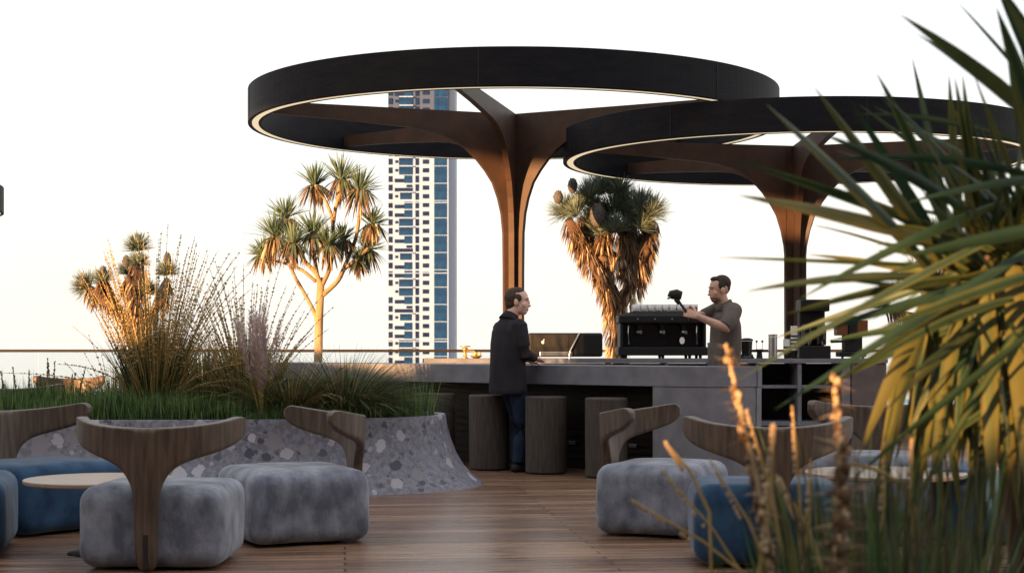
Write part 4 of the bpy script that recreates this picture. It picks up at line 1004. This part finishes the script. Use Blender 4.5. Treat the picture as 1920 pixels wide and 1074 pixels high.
# ------------------------------------------------------------------ people
def skin_mat(name, col, feats, cheek=None):
    m = mat(name, col, .5, 0, .4, 18, tuple(c * .85 for c in col)); nt = m.node_tree; N = nt.nodes; Lk = nt.links; b = N['Principled BSDF']
    b.inputs['Subsurface Weight'].default_value = .08
    cur = b.inputs['Base Color'].links[0].from_socket; tc = [n for n in N if n.type == 'TEX_COORD'][0]
    for (c, r, colr, soft) in feats:
        mp = N.new('ShaderNodeVectorMath'); mp.operation = 'SUBTRACT'; mp.inputs[1].default_value = c; Lk.new(tc.outputs['Object'], mp.inputs[0])
        sc = N.new('ShaderNodeVectorMath'); sc.operation = 'DIVIDE'; sc.inputs[1].default_value = (r, r, r * .6) if not isinstance(r, tuple) else r; Lk.new(mp.outputs[0], sc.inputs[0])
        ln = N.new('ShaderNodeVectorMath'); ln.operation = 'LENGTH'; Lk.new(sc.outputs[0], ln.inputs[0])
        mr = N.new('ShaderNodeMapRange'); mr.inputs[1].default_value = 1; mr.inputs[2].default_value = 1 - soft; mr.inputs[3].default_value = 0; mr.inputs[4].default_value = 1
        Lk.new(ln.outputs['Value'], mr.inputs[0])
        mx = N.new('ShaderNodeMix'); mx.data_type = 'RGBA'; mx.inputs[7].default_value = (*colr, 1)
        Lk.new(mr.outputs[0], mx.inputs[0]); Lk.new(cur, mx.inputs[6]); cur = mx.outputs[2]
    Lk.new(cur, b.inputs['Base Color']); return m
class Fig:
    """local frame on unrotated axes: L(right, forward, up)"""
    def __init__(s, f, sc): s.f = Vector((f[0], f[1], 0)).normalized(); s.r = Vector((s.f.y, -s.f.x, 0)); s.sc = sc
    def __call__(s, r, f, z): return (s.r * r + s.f * f + Vector((0, 0, z))) * s.sc
def remesh(o, vox, sm=4):
    m = o.modifiers.new('remesh', 'REMESH'); m.mode = 'VOXEL'; m.voxel_size = vox; m.use_smooth_shade = True
    s = o.modifiers.new('smooth', 'SMOOTH'); s.iterations = sm; s.factor = .5
def make_head(mb, c, hf, sc, tilt=0):
    """c = head centre, hf = facing"""
    hf = Vector(hf).normalized(); side = hf.cross(Vector((0, 0, 1))).normalized(); up = side.cross(hf)
    Mx = Matrix((side, hf, up)).transposed()
    def H(x, y, z): return c + Mx @ (Vector((x, y, z)) * sc)
    mb.ell(H(0, -.012, .03), [v * sc for v in (.076, .098, .09)], 20, 14, Mx)
    mb.ell(H(0, .02, -.03), [v * sc for v in (.062, .072, .085)], 16, 12, Mx)
    mb.ell(H(0, .05, -.082), [v * sc for v in (.038, .036, .03)], 14, 10, Mx)   # chin
    mb.ell(H(0, .015, -.075), [v * sc for v in (.055, .055, .032)], 14, 10, Mx)   # jaw
    mb.ell(H(0, .078, .032), [v * sc for v in (.055, .014, .012)], 12, 8, Mx)  # brow
    mb.tube([H(0, .085, .02), H(0, .094, -.008), H(0, .103, -.027), H(0, .092, -.036)], [v * sc for v in (.011, .013, .017, .013)], 8)   # nose
    mb.ell(H(0, .083, -.058), [v * sc for v in (.026, .014, .008)], 10, 6, Mx); mb.ell(H(0, .081, -.07), [v * sc for v in (.022, .013, .008)], 10, 6, Mx)
    for sx in (-1, 1):
        mb.ell(H(sx * .078, -.008, -.008), [v * sc for v in (.011, .02, .032)], 10, 8, Mx)
        mb.ell(H(sx * .038, .052, -.024), [v * sc for v in (.026, .026, .028)], 12, 10, Mx)
    return H
def make_hand(mb, wrist, d, palm_n, sc, curl=.6, thumb_side=1):
    """d = pointing direction, palm_n = direction the palm faces"""
    d = Vector(d).normalized(); pn = Vector(palm_n); pn = (pn - d * pn.dot(d)).normalized(); s = d.cross(pn) * thumb_side
    mb.tube([wrist - d * .02 * sc, wrist + d * .03 * sc, wrist + d * .08 * sc, wrist + d * .095 * sc], [(.026 * sc, .019 * sc), (.036 * sc, .017 * sc), (.041 * sc, .015 * sc), (.034 * sc, .012 * sc)], 12, ref=pn)
    for i, (off, L) in enumerate(((.031, .07), (.011, .08), (-.010, .074), (-.030, .058))):
        p = wrist + d * .088 * sc + s * off * sc; dd = d.copy(); pts = [p - d * .02 * sc, p]
        for j in range(3):
            dd = (dd + pn * curl * (.5 + .25 * j)).normalized(); p = p + dd * L * (.42, .32, .26)[j] * sc; pts.append(p)
        mb.tube(pts, [v * sc for v in (.0095, .0095, .009, .008, .0065)], 8)
    p = wrist + d * .025 * sc + s * .03 * sc; dd = (d * .6 + s * .7 + pn * .3).normalized(); pts = [p - s * .01 * sc, p, p + dd * .03 * sc]
    dd2 = (d * .8 + s * .2 + pn * .5).normalized(); pts += [pts[-1] + dd2 * .03 * sc, pts[-1] + dd2 * .052 * sc]
    mb.tube(pts, [v * sc for v in (.012, .013, .011, .010, .008)], 8)

def standing_man():
    o = Vector((-.03, 15.66, 0)); t = thing('person', o, 'balding man in dark jacket and blue jeans standing at the bar, facing right', 'person')
    F = Fig((.80, .60), 1.0)
    hf = Vector((1, -.12, -.06)); hc = F(.03, .09, 1.675); sc = 1.15
    body = MB(); H = make_head(body, hc, hf, sc)
    body.tube([F(0, .0, 1.42), F(.0, .02, 1.52), F(.015, .055, 1.60), hc], [.075, .062, .06, .06], 14)
    body.tube([F(0, 0, .86), F(0, -.01, 1.0), F(0, 0, 1.2), F(0, .01, 1.38), F(0, 0, 1.47)], [(.15, .11), (.145, .105), (.155, .11), (.17, .11), (.1, .08)], 16, ref=F.f)
    shR, shL = F(.18, 0, 1.42), F(-.15, 0, 1.40); elR, elL = F(.25, .02, 1.155), F(-.24, .08, 1.15)
    haR, haL = F(.12, .235, 1.115), F(-.08, .27, 1.095)
    for a, b, c in ((shR, elR, haR), (shL, elL, haL)):
        body.tube([a, a.lerp(b, .5), b, b.lerp(c, .35), c], [.05, .046, .04, .038, .026], 10)
    hdR = (haR - elR).normalized(); make_hand(body, haR, hdR + Vector((0, 0, .1)), (0, 0, -1), 1.05, .5, -1)
    hdL = (haL - elL).normalized(); make_hand(body, haL, hdL, (0, 0, -1), 1.0, .25, 1)
    hips = [F(.085, .03, .88), F(-.08, .05, .88)]; kn = [F(.1, .09, .49), F(-.08, .17, .49)]; an = [F(.09, .045, .09), F(-.09, .16, .09)]
    for h, k, a in zip(hips, kn, an):
        body.tube([h, h.lerp(k, .5), k, k.lerp(a, .35), a], [.07, .055, .042, .04, .03], 12)
        body.tube([a + F(0, -.03, -.045), a + F(0, .06, -.05), a + F(0, .14, -.062)], [(.035, .03), (.04, .03), (.03, .018)], 10)
    fe = []
    for sx in (-1, 1):
        fe += [(tuple(H(sx * .032, .083, .014)), (.016, .016, .008), (.03, .02, .018), .4), (tuple(H(sx * .034, .09, .036)), (.026, .022, .007), (.1, .06, .045), .5)]
    fe += [(tuple(H(0, .092, -.064)), (.026, .026, .006), (.4, .15, .13), .5)]
    # thin stubble of cropped side hair
    sm = skin_mat('man_skin', (.78, .48, .38), fe)
    b = body.build('body', sm, t); remesh(b, .0055, 3)
    side = hf.normalized().cross(Vector((0, 0, 1))).normalized()
    hr = MB(); Mx = Matrix((side, hf.normalized(), side.cross(hf.normalized()))).transposed()
    hr.ell(H(0, -.045, .032), [v * sc for v in (.083, .078, .087)], 18, 12, Mx); hr.ell(H(0, -.055, -.02), [v * sc for v in (.074, .058, .065)], 16, 10, Mx)
    for sx in (-1, 1): hr.ell(H(sx * .064, .003, .03), [v * sc for v in (.019, .038, .036)], 12, 8, Mx)
    hr.ell(H(0, -.01, .075), [v * sc for v in (.066, .07, .052)], 16, 10, Mx)
    h = hr.build('hair', mat('man_hair', (.05, .034, .026), .8, 0, .2, 60, (.09, .065, .05)), t); remesh(h, .006, 3)
    jk = MB()
    jk.tube([F(0, -.015, .765), F(0, -.015, .80), F(0, -.01, .93), F(0, -.015, 1.08), F(0, -.01, 1.25), F(0, 0, 1.38), F(0, 0, 1.445), F(0, .01, 1.485), F(0, .02, 1.51)],
            [(.205, .165), (.215, .172), (.212, .17), (.205, .158), (.215, .152), (.215, .138), (.175, .11), (.115, .09), (.085, .08)], 24, ref=F.f)
    for a, b_, c in ((shR, elR, haR), (shL, elL, haL)):
        e = b_.lerp(c, .9); jk.ell(Vector((a.x * .9, a.y * .9, a.z + .012)), (.08, .08, .075), 16, 10); jk.tube([a + Vector((0, 0, .03)), a.lerp(b_, .3), a.lerp(b_, .7), b_, b_.lerp(c, .4), e], [.072, .07, .062, .058, .052, .042], 14)
    jm = mat('charcoal_jacket', (.024, .021, .026), .85, 0, .15, 12, (.034, .03, .036), (1, 1, .4), bump=.4, bscale=9)
    j = jk.build('jacket', jm, t); remesh(j, .010, 3)
    cl = MB(); cl.tube([F(0, .0, 1.485), F(0, .012, 1.515), F(0, .03, 1.545)], [(.105, .095), (.084, .08), (.07, .066)], 20, ref=F.f, caps=False)
    c = cl.build('collar', jm, t, smooth=True); so = c.modifiers.new('s', 'SOLIDIFY'); so.thickness = .01
    jn = MB(); jn.tube([F(0, 0, .98), F(0, 0, .88), F(0, 0, .82)], [(.165, .12), (.18, .13), (.15, .11)], 20, ref=F.f)
    for h_, k, a in zip(hips, kn, an): jn.tube([h_, h_.lerp(k, .5), k, k.lerp(a, .4), a], [.1, .088, .074, .073, .064], 14)
    j2 = jn.build('jeans', mat('blue_denim', (.012, .02, .042), .85, 0, .2, 14, (.02, .032, .06), (1, 1, .5), bump=.4, bscale=12), t); remesh(j2, .011, 3)
    for a in an:
        s_ = MB(); s_.tube([a + F(0, -.065, -.05), a + F(0, 0, -.045), a + F(0, .09, -.055), a + F(0, .17, -.065)], [(.036, .036), (.042, .045), (.045, .033), (.03, .022)], 12); q = s_.build('shoe', M['blackmatt'], t, smooth=True)
standing_man()

def barista():
    o = Vector((2.12, 15.85, 0)); t = thing('person', o, 'bearded barista in grey-brown rolled-sleeve shirt and apron behind the bar, holding a portafilter', 'person')
    S = 1.06; F = Fig((-.97, -.24), S)
    hf = Vector((-1, -.22, -.12)); hc = F(0, .055, 1.70); hc.z = EYE + (HY - 517) / FPX * 15.8 - .128 * 1.1
    sc = 1.1
    body = MB(); H = make_head(body, hc, hf, sc)
    body.tube([F(0, -.01, 1.42), F(0, .01, 1.54), hc - Vector((0, 0, .03))], [.08, .066, .066], 14)
    body.tube([F(0, 0, .86), F(0, -.01, 1.0), F(0, 0, 1.2), F(0, 0, 1.38), F(0, 0, 1.47)], [(.15 * S, .11 * S), (.145 * S, .1 * S), (.155 * S, .11 * S), (.165 * S, .11 * S), (.1, .08)], 16, ref=F.f)
    W = lambda px, py, d: P(px, py, d) - o
    shL = W(1374, 586, 15.62); elL = W(1362, 616, 15.45); haL = W(1306, 592, 15.42)
    shR = W(1346, 580, 16.0); elR = W(1318, 592, 15.95); haR = W(1303, 590, 15.62)
    body.tube([shL, shL.lerp(elL, .5), elL, elL.lerp(haL, .3), haL], [.055, .052, .046, .045, .029], 12)
    body.tube([shR, shR.lerp(elR, .5), elR, elR.lerp(haR, .4), haR], [.055, .05, .045, .042, .03], 12)
    grip = W(1287, 583, 15.5)
    make_hand(body, haL, (grip - haL).normalized() + Vector((-.2, .05, -.05)), (0, 1, -.1), 1.1, .55, -1)
    make_hand(body, haR, (grip - haR).normalized() + Vector((-.3, 0, .5)), (-.2, -1, 0), 1.1, .8, 1)
    for sx in (-1, 1):
        h_, k, a = F(sx * .09, 0, .88), F(sx * .1, .02, .48), F(sx * .1, -.03, .08)
        body.tube([h_, h_.lerp(k, .5), k, k.lerp(a, .35), a], [.09, .075, .055, .053, .037], 12)
        body.tube([a + F(0, -.03, -.04), a + F(0, .06, -.05), a + F(0, .14, -.06)], [(.035, .03), (.04, .03), (.03, .018)], 10)
    fe = []
    for sx in (-1, 1):
        fe += [(tuple(H(sx * .032, .083, .014)), (.016, .016, .008), (.03, .02, .018), .4), (tuple(H(sx * .034, .09, .036)), (.028, .024, .009), (.035, .022, .016), .5)]
    fe += [(tuple(H(0, .05, -.09)), (.095, .09, .05), (.17, .10, .075), .35), (tuple(H(0, .094, -.064)), (.024, .024, .006), (.3, .12, .1), .5)]
    b = body.build('body', skin_mat('barista_skin', (.6, .35, .26), fe), t); remesh(b, .0055, 3)
    side = hf.normalized().cross(Vector((0, 0, 1))).normalized(); Mx = Matrix((side, hf.normalized(), side.cross(hf.normalized()))).transposed()
    hr = MB(); hr.ell(H(0, -.032, .058), [v * sc for v in (.078, .088, .078)], 18, 12, Mx); hr.ell(H(0, .03, .104), [v * sc for v in (.052, .042, .024)], 14, 10, Mx)
    hr.ell(H(0, -.056, .022), [v * sc for v in (.066, .05, .06)], 14, 10, Mx)
    for sx in (-1, 1): hr.ell(H(sx * .064, -.005, .035), [v * sc for v in (.018, .035, .045)], 12, 8, Mx)
    h = hr.build('hair', mat('barista_hair', (.022, .015, .012), .7, 0, .3, 60, (.045, .032, .025)), t); remesh(h, .006, 3)
    shm = mat('taupe_shirt', (.10, .082, .07), .85, 0, .2, 10, (.135, .11, .095), (1, 1, .5), bump=.5, bscale=9)
    sh = MB(); sh.tube([F(0, 0, .84), F(0, 0, 1.0), F(0, -.01, 1.2), F(0, -.01, 1.36), F(0, -.01, 1.44), F(0, 0, 1.49), F(0, .01, 1.53)],
                       [(.19 * S, .145 * S), (.18 * S, .14 * S), (.19 * S, .145 * S), (.2 * S, .135 * S), (.17 * S, .115 * S), (.1 * S, .085 * S), (.075 * S, .075 * S)], 22, ref=F.f)
    sh.ell(shL + Vector((.0, .04, .02)), (.1, .1, .085), 16, 10); sh.tube([shL + Vector((.01, .05, .01)), shL, shL.lerp(elL, .6), elL.lerp(haL, .10)], [.085, .088, .082, .07], 14)
    sh.tube([shR, shR.lerp(elR, .5), elR], [.078, .07, .066], 14)
    j = sh.build('shirt', shm, t); remesh(j, .010, 3)
    cl = MB(); cl.tube([F(0, .0, 1.51), F(0, .008, 1.545), F(0, .02, 1.58)], [(.092, .09), (.086, .084), (.084, .08)], 20, ref=F.f, caps=False); c = cl.build('collar', shm, t, smooth=True); so = c.modifiers.new('s', 'SOLIDIFY'); so.thickness = .01
    ap = MB(); n = 14; vs = []
    for z, wd, off in ((.55, .2, .172), (.8, .205, .16), (1.0, .192, .15), (1.14, .19, .153), (1.2, .19, .156)):
        for i in range(n + 1):
            a = R(-100 + 200 * i / n) * (1 if z < 1.17 else .62); vs.append(F(wd * 1.03 * math.sin(a), off * math.cos(a) * .96, z))
    k = n + 1; fs = [(r_ * k + i, r_ * k + i + 1, (r_ + 1) * k + i + 1, (r_ + 1) * k + i) for r_ in range(4) for i in range(n)]
    ap.add(vs, fs); a_ = ap.build('apron', mat('grey_apron', (.105, .095, .09), .85, 0, .2, 8, (.14, .125, .12), bump=.3, bscale=9), t, smooth=True); so = a_.modifiers.new('s', 'SOLIDIFY'); so.thickness = .006
    tr = MB(); tr.tube([F(0, 0, .98), F(0, 0, .88), F(0, 0, .82)], [(.17, .125), (.18, .135), (.15, .11)], 20, ref=F.f)
    for sx in (-1, 1):
        h_, kk, aa = F(sx * .09, 0, .88), F(sx * .1, .02, .48), F(sx * .1, -.03, .08); tr.tube([h_, h_.lerp(kk, .5), kk, aa], [.11, .09, .075, .06], 14)
    j2 = tr.build('trousers', M['blackmatt'], t); remesh(j2, .012, 3)
    # the tool he holds
    d = 15.5; tt = thing('portafilter', W(1278, 574, d) + o, 'dark portafilter held up by the barista above the cups', 'coffee tool'); b0 = tt.location.copy()
    Q = lambda px, py, dd=d: P(px, py, dd) - b0
    mb = MB(); mb.tube([Q(1296, 600), Q(1289, 588), Q(1280, 575), Q(1272, 564)], [.014, .016, .012, .014], 12); mb.build('handle', M['chaird'], tt, smooth=True)
    mb = MB(); mb.tube([Q(1254, 557), Q(1258, 553), Q(1269, 552), Q(1278, 554)], [.02, .044, .052, .04], 16); mb.tube([Q(1268, 560), Q(1274, 570)], [.03, .018], 12); mb.build('basket', M['blackmatt'], tt, smooth=True)
    mb = MB(); mb.tube([Q(1257, 556, d - .01), Q(1252, 560, d - .02)], [.014, .011], 10); mb.build('spout', M['steel'], tt, smooth=True)
barista()
